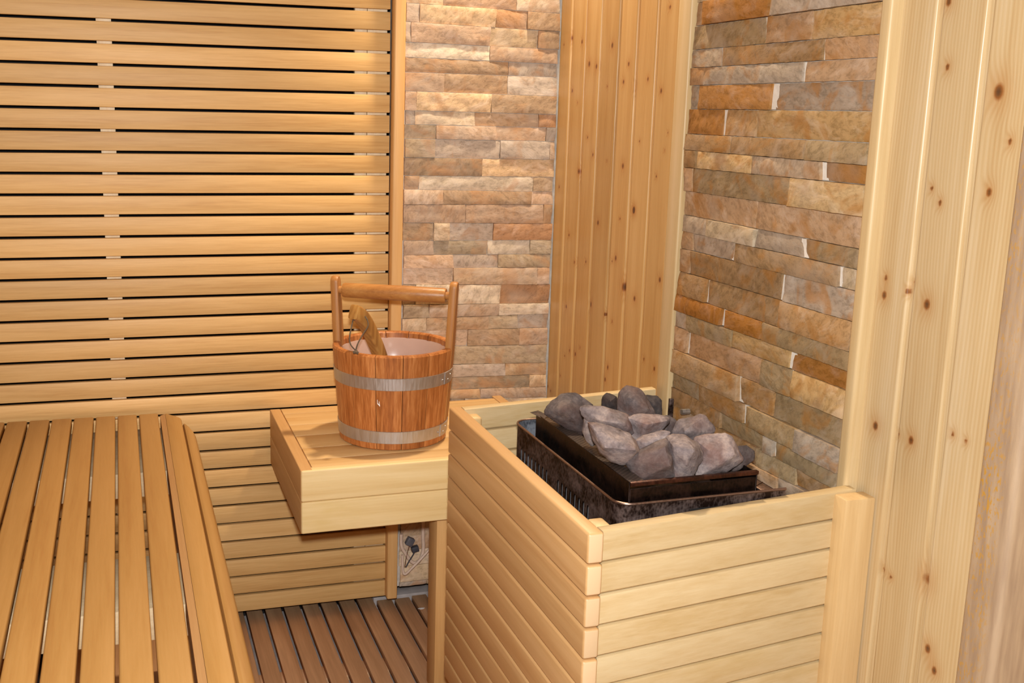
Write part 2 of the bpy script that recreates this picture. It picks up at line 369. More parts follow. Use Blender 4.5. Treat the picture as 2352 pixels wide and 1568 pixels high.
def rockmat(name):
    t = NT(name); o = t.obj(); off = t.attr('off')
    v = t.vmath('ADD', o, t.n('ShaderNodeCombineXYZ').outputs[0])
    ov = t.n('ShaderNodeCombineXYZ')
    for i, k in enumerate((0.41, 0.67, 0.29)): t.put(ov.inputs[i], t.math('MULTIPLY', off, k))
    v = t.vmath('ADD', o, ov.outputs[0])
    n1 = t.noise(v, 22, 5, 0.6, 0.4); n2 = t.noise(v, 130, 5, 0.65); n3 = t.noise(v, 12, 3, 0.6)
    c = t.ramp(t.math('ADD', t.math('MULTIPLY', n1, 0.6), t.math('MULTIPLY', n2, 0.4)), [(0.32, srgb(64, 56, 56)), (0.5, srgb(108, 98, 98)), (0.68, srgb(150, 136, 130))])
    c = t.mix(t.math('MULTIPLY', t.ramp(n3, [(0.5, 0.0), (0.68, 1.0)]), 0.55), c, srgb(98, 66, 54))
    hs = t.n('ShaderNodeHueSaturation'); t.l(c, hs.inputs['Color'])
    t.put(hs.inputs['Value'], t.math('MULTIPLY_ADD', t.attr('tint'), 1.75, 0.18))
    t.l(hs.outputs[0], t.b.inputs['Base Color']); t.b.inputs['Roughness'].default_value = 0.85
    t.b.inputs['Specular IOR Level'].default_value = 0.25
    t.bump(t.math('ADD', t.math('MULTIPLY', n2, 0.6), n1), 0.5, 0.004)
    return t.m


def spangle(name, brown, grey, amount, rough=0.45, metal=0.75):
    t = NT(name); o = t.obj()
    vo = t.n('ShaderNodeTexVoronoi'); t.l(t.vmath('MULTIPLY', o, (1, 1, 0.6)), vo.inputs['Vector']); vo.inputs['Scale'].default_value = 260; vo.distance = 'MANHATTAN'
    n = t.noise(o, 30, 4, 0.65, 0.5)
    f = t.math('ADD', t.math('MULTIPLY', n, 0.85), t.math('MULTIPLY', vo.outputs['Distance'], 0.16))
    c = t.ramp(f, [(0.5 - amount * 0.2, brown), (0.78 - amount * 0.2, grey)])
    t.l(c, t.b.inputs['Base Color']); t.b.inputs['Metallic'].default_value = metal
    t.l(t.ramp(n, [(0.3, rough - 0.1), (0.7, rough + 0.12)]), t.b.inputs['Roughness'])
    t.bump(f, 0.25, 0.001)
    return t.m


def galvanised(name, col, rough=0.32):
    t = NT(name); o = t.obj()
    n = t.noise(t.vmath('MULTIPLY', o, (1, 1, 0.08)), 260, 3, 0.6); n2 = t.noise(o, 25, 3)
    c = t.mix(n2, tuple(x * 0.75 for x in col[:3]) + (1,), col)
    t.l(t.mix(t.ramp(n, [(0.4, 0.0), (0.6, 0.22)]), c, tuple(min(1, x * 1.3) for x in col[:3]) + (1,)), t.b.inputs['Base Color'])
    t.b.inputs['Metallic'].default_value = 0.85
    t.l(t.ramp(n, [(0.3, rough), (0.7, rough + 0.2)]), t.b.inputs['Roughness'])
    t.bump(n, 0.1, 0.0006)
    return t.m


def perforated(name):
    t = NT(name); o = t.obj()
    br = t.n('ShaderNodeTexBrick'); t.l(t.vmath('MULTIPLY', o, (1, 1, 0)), br.inputs['Vector'])
    br.inputs['Scale'].default_value = 1.0; br.inputs['Brick Width'].default_value = 0.008; br.inputs['Row Height'].default_value = 0.0042
    br.inputs['Mortar Size'].default_value = 0.0012; br.inputs['Mortar Smooth'].default_value = 0.2
    br.inputs['Color1'].default_value = srgb(30, 22, 20); br.inputs['Color2'].default_value = srgb(36, 27, 24); br.inputs['Mortar'].default_value = srgb(104, 90, 80)
    t.l(br.outputs['Color'], t.b.inputs['Base Color']); t.b.inputs['Metallic'].default_value = 0.5; t.b.inputs['Roughness'].default_value = 0.4
    t.bump(br.outputs['Fac'], 0.6, 0.002)
    return t.m


def jambmat(name):
    t = NT(name); o = t.obj()
    n = t.noise(t.vmath('MULTIPLY', o, (1, 1, 0.45)), 260, 3, 0.6); n2 = t.noise(t.vmath('MULTIPLY', o, (1, 1, 0.1)), 90, 3)
    z = t.noise(o, 6, 2)
    c = t.ramp(n2, [(0.35, srgb(154, 130, 106)), (0.65, srgb(176, 152, 124))])
    m = t.math('MULTIPLY', t.ramp(n, [(0.53, 0.0), (0.62, 1.0)]), t.ramp(z, [(0.35, 0.35), (0.65, 1.0)]))
    sp = t.n('ShaderNodeSeparateXYZ'); t.l(o, sp.inputs[0])
    face = t.ramp(t.math('MULTIPLY_ADD', sp.outputs[1], 20.0, 32.2), [(0.42, 0.0), (0.75, 1.0)])   # varnish glints painted as yellow speckles on the wall side
    c = t.mix(t.math('MULTIPLY', m, t.math('MULTIPLY', face, 0.95)), c, srgb(186, 138, 44))
    t.l(c, t.b.inputs['Base Color']); t.b.inputs['Roughness'].default_value = 0.45
    t.bump(n, 0.25, 0.001)
    return t.m


M = {}
M['slat'] = wood('wood_slat', srgb(228, 185, 129), srgb(215, 170, 113), srgb(192, 142, 87), 'X', 0.5, tint=0.22, fine=0.95)
M['slat_end'] = wood('wood_slat_upright', srgb(220, 175, 122), srgb(210, 161, 107), srgb(190, 136, 84), 'Z', 0.5)
M['bench'] = wood('wood_bench', srgb(182, 136, 84), srgb(173, 127, 74), srgb(158, 106, 57), 'Y', 0.45, tint=0.12, fine=0.55)
M['bench_edge'] = wood('wood_bench_edge', srgb(202, 156, 108), srgb(191, 143, 97), srgb(168, 117, 75), 'Y', 0.6)
M['beam'] = wood('wood_beam', srgb(212, 190, 158), srgb(196, 170, 136), srgb(172, 142, 108), 'X', 0.6)
M['batten'] = wood('wood_batten', srgb(250, 232, 205), srgb(240, 214, 180), srgb(225, 190, 150), 'Z', 0.6, tint=0.1)
M['pale_x'] = wood('wood_pale_across', srgb(209, 186, 148), srgb(200, 173, 132), srgb(183, 150, 102), 'X', 0.5, tint=0.10, fine=0.7, stain=srgb(186, 153, 98))
M['pale_y'] = wood('wood_pale_along', srgb(214, 171, 124), srgb(202, 157, 109), srgb(185, 134, 87), 'Y', 0.42, tint=0.12, fine=0.3, endgrain=(1, srgb(214, 182, 146)))
M['pale_z'] = wood('wood_pale_upright', srgb(221, 190, 146), srgb(210, 175, 128), srgb(192, 153, 105), 'Z', 0.5, tint=0.08)
M['shelf_x'] = wood('wood_shelf_across', srgb(224, 186, 136), srgb(212, 170, 118), srgb(196, 148, 92), 'X', 0.5, tint=0.12, stain=srgb(200, 140, 76))
M['shelf_front'] = wood('wood_shelf_front', srgb(239, 214, 167), srgb(229, 200, 148), srgb(212, 175, 117), 'X', 0.5, tint=0.08, stain=srgb(214, 181, 111))
M['shelf_y'] = wood('wood_shelf_along', srgb(210, 164, 116), srgb(196, 150, 102), srgb(182, 132, 84), 'Y', 0.5, tint=0.1)
M['duck'] = wood('wood_duckboard', srgb(243, 190, 148), srgb(216, 164, 125), srgb(183, 130, 97), 'Y', 0.42, tint=0.2)
M['pine'] = wood('wood_pine_board', srgb(207, 169, 115), srgb(194, 152, 96), srgb(173, 125, 70), 'Z', 0.38, coat=0.25, tint=0.14, knots=True, bands=0.16, bands_scale=210, fine=0.3, hue=0.503)
M['pine_pale'] = wood('wood_pine_pale', srgb(207, 184, 150), srgb(196, 168, 128), srgb(179, 142, 98), 'Z', 0.38, coat=0.25, tint=0.10, knots=True, bands=0.14, bands_scale=170, fine=0.3)
M['pine_trim'] = wood('wood_pine_trim', srgb(214, 188, 152), srgb(204, 175, 132), srgb(188, 151, 105), 'Z', 0.45, coat=0.1, tint=0.08)
M['room'] = wood('wood_room', srgb(216, 188, 150), srgb(204, 172, 132), srgb(184, 148, 106), 'Y', 0.55)
M['stave'] = wood('wood_bucket_stave', srgb(208, 140, 84), srgb(172, 102, 52), srgb(118, 62, 30), 'Z', 0.42, coat=0.12, tint=0.18, fine=1.3, hue=0.503)
M['bhandle'] = wood('wood_bucket_handle', srgb(198, 144, 84), srgb(180, 122, 66), srgb(149, 93, 48), 'X', 0.42, coat=0.1, fine=0.8, hue=0.503)
M['bear'] = wood('wood_bucket_upright', srgb(194, 139, 82), srgb(176, 119, 65), srgb(145, 89, 47), 'Z', 0.45, fine=0.8, hue=0.503)
M['ladle'] = wood('wood_ladle', srgb(204, 158, 88), srgb(184, 132, 66), srgb(132, 90, 44), 'Z', 0.42, coat=0.15, bands=0.15, bands_scale=90, stain=srgb(96, 70, 44), hue=0.498)
M['stone_b'] = slate('ledge_stone_pale', 1.06, 0.88)
M['stone_r'] = slate('ledge_stone_brown', 0.78, 1.1)
M['mortar'] = plain('mortar', srgb(196, 190, 182), 0.85, 0, 60, 0.15, 0.3)
M['pointing'] = plain('white_pointing', srgb(222, 216, 206), 0.85, 0, 60, 0.12, 0.3)
M['dark'] = plain('dark_wall_lining', srgb(20, 18, 17), 0.9, 0, 20, 0.3)
M['concrete'] = plain('grey_floor_tile', srgb(176, 168, 166), 0.4, 0, 18, 0.2, 0.15)
M['rock'] = rockmat('sauna_rock')
M['case'] = spangle('heater_casing_metal', srgb(40, 28, 25), srgb(122, 108, 106), 0.3)
M['case_in'] = spangle('heater_casing_inside', srgb(78, 84, 98), srgb(178, 184, 196), 1.0, 0.4, 0.8)
M['rim'] = galvanised('heater_rim_metal', srgb(128, 104, 92), 0.3)
M['tray'] = spangle('heater_tray_metal', srgb(20, 12, 10), srgb(50, 33, 27), 0.3, 0.34, 0.7)
M['rust'] = spangle('heater_tray_edge', srgb(44, 22, 15), srgb(82, 46, 32), 0.4, 0.35, 0.65)
M['louvre'] = galvanised('heater_louvre_metal', srgb(170, 172, 178), 0.35)
M['perf'] = perforated('heater_perforated_metal')
M['black'] = plain('heater_inside_black', srgb(12, 10, 10), 0.8)
M['hoop'] = galvanised('bucket_hoop_steel', srgb(206, 204, 204), 0.36)
M['liner'] = plain('bucket_liner_plastic', srgb(184, 154, 142), 0.22, 0, 12, 0.06, 0.02, 0.5, 0.4)
M['white'] = plain('white_mark', srgb(245, 238, 232), 0.6)
M['cord'] = plain('ladle_cord', srgb(96, 80, 62), 0.8, 0, 300, 0.3, 0.4)
M['cable'] = plain('cable_sheath', srgb(212, 190, 172), 0.5, 0, 60, 0.08)
M['cable_dark'] = plain('cable_wire_dark', srgb(58, 60, 66), 0.5)
M['cable_brown'] = plain('cable_wire_brown', srgb(104, 66, 42), 0.5)
M['plug'] = plain('connector_grey', srgb(96, 96, 104), 0.5)
M['plug_dark'] = plain('connector_dark', srgb(58, 60, 68), 0.5)
M['steel'] = galvanised('bolt_steel', srgb(190, 190, 190), 0.25)
M['jamb'] = jambmat('door_jamb_wood')

# ------------------------------------------------------------------ setting
YB = 0.105      # back wall lining face
ROOMX0, ROOMY1, ROOMZ = -1.97, -3.35, 2.55
mb = MB(); mb.box((ROOMX0 - 0.1, YB + 0.02, -0.1), (0.14, YB + 0.12, ROOMZ), 0); struct('wall_back', mb, M['dark'])
mb = MB(); mb.box((0.03, -1.56, -0.1), (0.14, YB + 0.02, ROOMZ), 0); struct('wall_right', mb, M['mortar'])
mb = MB(); mb.box((0.135, ROOMY1 - 0.1, -0.1), (0.22, -1.598, ROOMZ), 0); struct('wall_right', mb, M['room'])
mb = MB(); mb.box((ROOMX0 - 0.1, ROOMY1, -0.1), (ROOMX0, YB + 0.02, ROOMZ), 0); struct('wall_left', mb, M['room'])
mb = MB(); mb.box((ROOMX0 - 0.1, ROOMY1 - 0.1, -0.1), (0.14, ROOMY1, ROOMZ), 0); struct('wall_front', mb, M['room'])
mb = MB(); mb.box((ROOMX0 - 0.1, ROOMY1 - 0.1, ROOMZ), (0.14, YB + 0.12, ROOMZ + 0.08), 0); struct('ceiling', mb, M['room'])
mb = MB(); mb.box((ROOMX0 - 0.1, ROOMY1 - 0.1, -0.13), (0.14, YB + 0.12, -0.032), 0); struct('floor', mb, M['concrete'])
mb = MB(); mb.box((-0.47, 0.070, -0.032), (-0.001, 0.125, 0.002), 0.002); struct('baseboard_back', mb, M['concrete'])

PAL = {'P': ((206, 172, 142), (192, 154, 122)), 'T': ((206, 168, 124), (216, 184, 144)), 'B': ((172, 138, 104), (184, 150, 116)),
       'G': ((182, 162, 144), (194, 174, 154)), 'L': ((222, 200, 172), (210, 182, 148)), 'R': ((180, 118, 68), (186, 140, 98)),
       'O': ((174, 148, 116), (184, 158, 126))}


def stone_face(mb, corners, to3, proud, depth, letter):
    """corners TL,TR,BR,BL as (u,z); to3(u, out, z) -> xyz"""
    (u0, z0), (u1, z1), (u2, z2), (u3, z3) = corners
    L = abs(u1 - u0); Hh = abs(z0 - z3)
    nu = max(3, int(L / 0.007)); nv = max(3, int(Hh / 0.007)); sd = random.uniform(0, 100)
    vs = []; fs = []
    tilt = random.uniform(-0.0018, 0.0018)
    for j in range(nv + 1):
        for i in range(nu + 1):
            s = i / nu; r = j / nv
            u = (u0 * (1 - s) + u1 * s) * (1 - r) + (u3 * (1 - s) + u2 * s) * r
            z = (z0 * (1 - s) + z1 * s) * (1 - r) + (z3 * (1 - s) + z2 * s) * r
            q = Vector((u * 16 + sd, sd, z * 30))
            d = proud + 0.0024 * noise.noise(q) + 0.0012 * noise.noise(q * 3.1) + tilt * (r - 0.5) * 2
            e = min(min(i, nu - i), 1) * min(min(j, nv - j), 1)
            if e == 0:
                d -= 0.0012 + 0.0012 * abs(noise.noise(q * 2.3))
                jit = 0.0007
                if j in (0, nv): z += jit * noise.noise(q * 4.7)
                if i in (0, nu): u += jit * 1.5 * noise.noise(q * 5.3)
            vs.append(to3(u, d, z))
    W = nu + 1
    for j in range(nv):
        for i in range(nu):
            fs.append([j * W + i, j * W + i + 1, (j + 1) * W + i + 1, (j + 1) * W + i])
    ring = [i for i in range(W)] + [j * W + nu for j in range(1, nv + 1)] + [nv * W + i for i in range(nu - 1, -1, -1)] + [j * W for j in range(nv - 1, 0, -1)]
    b = len(vs)
    inv = (u0 + u2) / 2
    for k in ring:
        i = k % W; j = k // W; s = i / nu; r = j / nv
        u = (u0 * (1 - s) + u1 * s) * (1 - r) + (u3 * (1 - s) + u2 * s) * r
        z = (z0 * (1 - s) + z1 * s) * (1 - r) + (z3 * (1 - s) + z2 * s) * r
        vs.append(to3(u, -depth, z))
    n = len(ring)
    for k in range(n):
        fs.append([ring[(k + 1) % n], ring[k], b + k, b + (k + 1) % n])
    ca, cb = PAL[letter]; w = random.random()
    br = random.uniform(0.93, 1.05); wm = random.uniform(-0.018, 0.018)
    cc = tuple((p * w + q * (1 - w)) * br * k for p, q, k in zip(ca, cb, (1 + wm, 1, 1 - wm)))
    mb.add(vs, fs, None, srgb(*[min(255, c) for c in cc]))


def masonry(mb, data, uL, uR, ztop, zbot, to3, depth, gapw, proudf, point=None):
    """lays the courses of the photograph, then carries on above and below it"""
    sgn = 1 if uR > uL else -1
    rows = []
    zt = (data[0][1] + 0.045, data[0][3] + 0.045)
    for (a, za, b, zb, sp, let, g) in data:
        k = (zb - za) / (b - a); lo = (za + k * (uL - a), za + k * (uR - a))
        rows.append((zt, lo, sp, let, g)); zt = lo
    z = rows[0][0][0]
    while z < ztop - 0.01:
        z2 = min(ztop, z + random.uniform(0.036, 0.05)); n = random.choice((1, 2, 2, 3))
        sp = sorted([uL + (uR - uL) * (i + random.uniform(0.7, 1.3)) / (n + 1) for i in range(n)], key=lambda t: t * sgn)
        rows.append(((z2, z2), (z, z), sp, ''.join(random.choice('PTBGOL') for _ in range(n + 1)), [0] * n)); z = z2
    z = zt
    while z[0] > zbot + 0.012:
        z2 = max(zbot, z[0] - random.uniform(0.036, 0.05)); n = random.choice((1, 2, 2, 3))
        sp = sorted([uL + (uR - uL) * (i + random.uniform(0.7, 1.3)) / (n + 1) for i in range(n)], key=lambda t: t * sgn)
        rows.append((z, (z2, z2), sp, ''.join(random.choice('PTBGOL') for _ in range(n + 1)), [0] * n)); z = (z2, z2)
    for (T, Bt, sp, let, g) in rows:
        us = [uL + random.uniform(0, 0.004) * sgn] + list(sp) + [uR - random.uniform(0, 0.004) * sgn]
        gg = [0] + list(g) + [0]
        for i in range(len(us) - 1):
            if i == 0: gw = [0.0004 if not q else random.uniform(0.55, 1.7) * gapw for q in gg]
            ua = us[i] + sgn * gw[i]
            ub = us[i + 1] - sgn * gw[i + 1]
            f = lambda L, u: L[0] + (L[1] - L[0]) * (u - uL) / (uR - uL)
            sk = random.uniform(-0.0015, 0.0015) * (2 if gg[i + 1] else 1)
            cs = [(ua, f(T, ua) - 0.0005), (ub + sk, f(T, ub) - 0.0005), (ub - sk, f(Bt, ub) + 0.0006), (ua, f(Bt, ua) + 0.0006)]
            stone_face(mb, cs, to3, proudf(), depth, let[i % len(let)])
            if point is not None and gg[i + 1]:
                q0, q1 = us[i + 1] - 0.012, us[i + 1] + 0.012; zt_, zb_ = f(T, ub) - 0.001, f(Bt, ub) + 0.001
                point.add([to3(q0, -0.005, zb_), to3(q1, -0.005, zb_), to3(q1, -0.005, zt_), to3(q0, -0.005, zt_)], [[0, 1, 2, 3]])


mb = MB(); random.seed(21)
masonry(mb, BACK, -0.416, -0.0015, 2.54, 0.060, lambda u, d, z: (u, -d, z), 0.012, 0.002, lambda: random.uniform(-0.004, 0.0035))
o = struct('wall_back', mb, M['stone_b'], smooth=50)
mb = MB(); mb.box((-0.424, 0.008, 0.060), (0.03, 0.124, ROOMZ), 0); struct('wall_back', mb, M['mortar'])
mb = MB(); pt = MB(); random.seed(33)
masonry(mb, RIGHT, -0.681, -1.2395, 2.54, 0.0, lambda u, d, z: (-0.004 - d, u, z), 0.016, 0.0046, lambda: random.uniform(-0.005, 0.007), pt)
struct('wall_right', pt, M['pointing'])
struct('wall_right', mb, M['stone_r'], smooth=50)
mb = MB(); mb.box((0.006, -1.242, -0.03), (0.03, -0.676, ROOMZ), 0); struct('wall_right', mb, M['mortar'])


def knot_board(mb, x, ya, yb, z0, z1, knots, strip=0.013):
    """softline board on the right wall: flat face, rounded near edge, recessed tongue; runs from ya towards the room (yb < ya)"""
    yf = yb + strip            # end of flat face
    prof = [(ya, x + 0.012), (ya, x + 0.0012), (ya - 0.0012, x)]
    n = max(4, int((ya - yf) / 0.0032))
    for i in range(1, n): prof.append((ya - 0.0012 + (yf + 0.004 - ya + 0.0012) * i / n, x))
    for k in range(6):
        a = k / 5 * math.pi / 2
        prof.append((yf + 0.004 - 0.004 * math.sin(a), x + 0.004 - 0.004 * math.cos(a)))
    prof += [(yf, x + 0.0055), (yb + 0.0013, x + 0.0055), (yb + 0.0013, x + 0.012)]
    zs = [z0] + [0.5 + 0.0045 * i for i in range(int(1.15 / 0.0045))] + [1.7, z1]
    P = len(prof); vs = []; kn = mb.kn.setdefault('knot', []); ha = mb.kn.setdefault('halo', [])
    near = [k for k in knots if yb - 0.01 < k[0] < ya + 0.01]
    for z in zs:
        for (y, xx) in prof:
            vs.append((xx, y, z)); a = 0.0; h = 0.0
            for (ky, kz, s) in near:
                dy = (y - ky) / (0.0034 * s); dz = (z - kz) / (0.0045 * s); q = dy * dy + dz * dz
                if q < 60: a += math.exp(-q * 0.55); h += math.exp(-q * 0.09)
            kn.append(a); ha.append(h)
    fs = []
    for j in range(len(zs) - 1):
        for i in range(P - 1):
            fs.append([j * P + i, j * P + i + 1, (j + 1) * P + i + 1, (j + 1) * P + i])
    mb.add(vs, fs)


random.seed(5)
G = [-0.0003, -0.0796, -0.1673, -0.2539, -0.3515, -0.4418, -0.5339, -0.6285]
mb = MB()
for a, b in zip(G, G[1:]): knot_board(mb, 0.0, a, b, -0.03, ROOMZ, KN1)
struct('wall_right', mb, M['pine'], smooth=60)
mb = MB(); G2 = [-1.2545, -1.3465, -1.4395, -1.5335]
for a, b in zip(G2, G2[1:]): knot_board(mb, 0.010, a, b, -0.03, ROOMZ, KN2, 0.012)
struct('wall_right', mb, M['pine_pale'], smooth=60)
mb = MB(); mb.box((0.022, -1.54, -0.03), (0.03, -1.24, ROOMZ), 0); mb.box((0.012, -0.64, -0.03), (0.03, 0.007, ROOMZ), 0); struct('wall_right', mb, M['dark'])
# upright trims
mb = MB(); mb.box((-0.010, -0.6795, -0.03), (0.03, -0.629, ROOMZ), 0.004, 3); struct('trim_1', mb, M['pine_trim'])
mb = MB(); mb.box((-0.012, -1.2660, -0.03), (0.03, -1.2415, ROOMZ), 0.006, 4); struct('trim_2', mb, M['pine_trim'])
mb = MB(); mb.box((-0.020, -1.600, -0.03), (0.13, -1.536, ROOMZ), 0.010, 6); struct('trim_3', mb, M['jamb'])

# -------------------------------------------------- slatted back wall panel
sp = thing('slat_panel', 'wide honey-coloured slatted backrest panel of narrow horizontal boards covering the left back wall', 'wall panel', (0, 0, 0), math.atan(-0.0216), local=True)
mb = MB(); random.seed(11)
SLX0, SLX1 = -1.955, -0.4505
for k in range(-20, 29):
    zt = 1.5335 - 0.05 * k - 0.0032; zb = 1.5335 - 0.05 * (k + 1) + 0.0032
    if k > 18: zt += 0.0004; zb -= 0.0004
    w = random.uniform(-0.0006, 0.0006)
    if zt > ROOMZ - 0.02: continue
    mb.box((SLX0, w, zb), (SLX1, w + 0.014, zt), 0.0022, 2)
mb.box((SLX0, 0, 0.035), (SLX1, 0.014, 1.5335 - 0.05 * 29 - 0.0032), 0.0022, 2)
mb.build('slat_cladding', M['slat'], sp)
for x0, x1 in ((-1.1425, -1.1085), (-0.537, -0.507), (-0.5052, -0.4555), (-1.72, -1.685)):
    mb = MB(); mb.box((x0, 0.0145, 0.05), (x1, 0.034, ROOMZ - 0.03), 0.001); mb.build('batten', M['batten'], sp)
mb = MB(); mb.box((-0.4478, -0.0295, 0.037), (-0.4195, 0.012, ROOMZ - 0.02), 0.004, 3, rot=Matrix.Rotation(math.radians(0.26), 3, 'Y')); mb.build('end_post', M['slat_end'], sp)

# -------------------------------------------------------------- duckboard
dk = thing('duckboard', 'brown slatted wooden duckboard covering the floor', 'duckboard', (-0.8, -1.0, -0.03), local=False)
mb = MB(); random.seed(3)
for k in range(-22, 15):
    x0 = -0.7741 + 0.0509 * k + 0.0042; x1 = x0 + 0.0509 - 0.0084
    mb.box((x0, -2.9, -0.018), (x1, (0.115 if x1 < -0.47 else 0.062) + random.uniform(-0.006, 0.004), 0.0), 0.0025, 2)
mb.build('slat_deck', M['duck'], dk)
for y in (-0.25, -0.9, -1.6, -2.3):
    mb = MB(); mb.box((-1.9, y - 0.03, -0.0318), (-0.03, y + 0.03, -0.018), 0.001); mb.build('bearer', M['duck'], dk)

# -------------------------------------------------------------------- bench
bn = thing('sauna_bench', 'long orange-brown slatted wooden bench along the left side with rounded front boards', 'bench', (-1.45, -1.0, 0.0))
mb = MB(); random.seed(9)
for k in range(-13, 5):
    x0 = -1.2835 + 0.0501 * k + 0.0027; x1 = x0 + 0.0501 - 0.0054
    if x0 < -1.95: continue
    ye = -0.0216 * x0 - 0.022
    mb.box((x0, -2.0, 0.576), (x1, ye, 0.598), 0.004, 3)
mb.build('seat_slats', M['bench'], bn)


def ycut(x, z):
    pts = [(-1.04, -0.012), (-1.026, -0.033), (-0.99, -0.084), (-0.98, -0.1), (-0.955, -0.173), (-0.95, -0.19)]
    for (a, ya), (b, yb) in zip(pts, pts[1:]):
        if a <= x <= b: return ya + (yb - ya) * (x - a) / (b - a)
    return pts[-1][1]


mb = MB(); mb.prism([(-1.0195, 0.555), (-1.0195, 0.6068), (-1.0170, 0.6085), (-0.990, 0.6085), (-0.986, 0.6070), (-0.984, 0.603), (-0.983, 0.592), (-0.983, 0.555)], 'y', ycut, -2.0)
mb.build('front_rail', M['bench'], bn, smooth=35)
mb = MB(); mb.prism([(-1.031, 0.555), (-1.031, 0.5985), (-1.0295, 0.5995), (-1.0200, 0.6066), (-1.0200, 0.555)], 'y', ycut, -2.0); mb.build('bevel_strip', M['bench_edge'], bn, smooth=25)
mb = MB(); mb.prism([(-0.9825, 0.52), (-0.9825, 0.590), (-0.979, 0.5975), (-0.9765, 0.5985), (-0.970, 0.597), (-0.962, 0.592), (-0.957, 0.585), (-0.9545, 0.576), (-0.9545, 0.52)], 'y', ycut, -2.0)
mb.build('nosing_board', M['bench'], bn, smooth=35)
for y0, y1 in ((-0.37, -0.05), (-1.015, -0.81), (-1.75, -1.65)):
    mb = MB(); mb.box((-1.94, y0, 0.52), (-0.99, y1, 0.5755), 0.003); mb.build('cross_beam', M['beam'], bn)
for y in (-0.2, -0.887, -1.7):
    mb = MB(); mb.box((-1.06, y - 0.03, 0.0), (-1.01, y + 0.03, 0.52), 0.003); mb.build('leg', M['bench'], bn)

# -------------------------------------------------------------- small shelf
sh = thing('corner_bench', 'small boxed wooden bench shelf in the corner holding the bucket', 'bench', (-0.45, -0.24, 0.0))
random.seed(14)
mb = MB(); ys = [0.006, -0.041, -0.14, -0.2275, -0.32, -0.4025, -0.456]
for a, b in zip(ys, ys[1:]):
    if a > 0:
        mb.box((-0.7325, b + 0.0006, 0.568), (-0.456, a - 0.0006, 0.5865), 0.0015, 2); a = -0.021
        mb.box((-0.456, b + 0.0006, 0.568), (-0.163, a - 0.0006, 0.5865), 0.0015, 2)
    else: mb.box((-0.7325, b + 0.0006, 0.568), (-0.163, a - 0.0006, 0.5865), 0.0015, 2)
mb.build('top_boards', M['shelf_x'], sh)
mb = MB(); mb.box((-0.7605, -0.4765, 0.5175), (-0.7345, 0.004, 0.588), 0.0025, 3); mb.build('side_board', M['shelf_y'], sh)
mb = MB(); mb.box((-0.7605, -0.4765, 0.4446), (-0.7345, 0.004, 0.5167), 0.0025, 3); mb.build('side_board', M['shelf_y'], sh)
mb = MB(); mb.box((-0.162, -0.4765, 0.4446), (-0.136, -0.002, 0.588), 0.0025, 3); mb.build('side_board', M['shelf_y'], sh)
mb = MB(); mb.box((-0.7595, -0.4785, 0.5172), (-0.137, -0.4565, 0.5875), 0.0035, 3); mb.build('front_board', M['shelf_front'], sh)
mb = MB(); mb.box((-0.7595, -0.4785, 0.4446), (-0.137, -0.4565, 0.5164), 0.0035, 3); mb.build('front_board', M['shelf_front'], sh)
mb = MB(); mb.box((-0.447, -0.449, 0.0), (-0.395, -0.385, 0.568), 0.003, 2); mb.build('leg', M['slat_end'], sh)
mb = MB(); mb.box((-0.734, -0.04, 0.53), (-0.163, -0.022, 0.568), 0.001); mb.build('wall_cleat', M['shelf_x'], sh)

# ---------------------------------------------------------- heater guard box
gd = thing('heater_guard', 'pale wooden slatted guard box around the heater', 'guard rail', (-0.25, -1.0, 0.19))
TE = 0.1234; random.seed(17)
PE = 0.0486; NS = 12
yF = lambda x: -1.2781 + TE * x - 0.004
yK = lambda x: -0.6243 + TE * x
tint_l = [0.6 + 0.4 * random.random() for _ in range(NS)]
mb = MB()
for k in range(NS):
    zt = 0.770 - k * PE; zb = zt - PE + 0.0026
    x0, x1 = -0.4985, -0.4735
    mb.box((x0, yF(-0.486) - 0.004, zb), (x1, yK(-0.486), zt), 0.0042, 3)
mb.build('slat_side', M['pale_y'], gd)


def skew_side(y0f, y1f, xa, xb, ztop, n):
    mb = MB()
    for k in range(n):
        zt = ztop - k * PE; zb = zt - PE + 0.0026; b0 = len(mb.v)
        mb.box((xa, 0, zb), (xb, 1, zt), 0.0)
        # rebuild with the skewed ends and rounded long edges
        mb.v = mb.v[:b0]; nf = len([1 for f in mb.f if max(f) >= b0])
        mb.f = mb.f[:-nf]; mb.tint = mb.tint[:-nf]; mb.off = mb.off[:-nf]; mb.col = mb.col[:-nf]
        r = 0.0032; w = 0.0225
        prof = [(r, zb), (0, zb + r), (0, zt - r), (r * 0.3, zt - r * 0.3), (r, zt), (w - r, zt), (w - r * 0.3, zt - r * 0.3), (w, zt - r), (w, zb + r), (w - r, zb)]
        vs = []
        for x in (xa, xb):
            for (d, z) in prof: vs.append((x, y0f(x) + d, z))
        m = len(prof); fs = [[i, (i + 1) % m, m + (i + 1) % m, m + i] for i in range(m)] + [list(range(m)), list(range(m, 2 * m))[::-1]]
        mb.add(vs, fs)
    return mb


skew_side(yF, None, -0.4725, -0.004, 0.7685, NS).build('slat_side', M['pale_x'], gd, smooth=35)
skew_side(lambda x: yK(x) - 0.0235, None, -0.4725, -0.022, 0.7685, NS).build('slat_side', M['pale_x'], gd, smooth=35)
mb = MB(); mb.box((-0.0475, -1.3165, 0.19), (0.0075, -1.2855, 0.7655), 0.003, 2); mb.build('corner_post', M['pale_z'], gd)
mb = MB(); mb.box((-0.4725, -0.738, 0.19), (-0.446, -0.7065, 0.760), 0.005, 3); mb.build('corner_post', M['pale_z'], gd)
mb = MB(); mb.box((-0.4725, -1.312, 0.19), (-0.446, -1.280, 0.7655), 0.005, 3); mb.build('corner_post', M['pale_z'], gd)

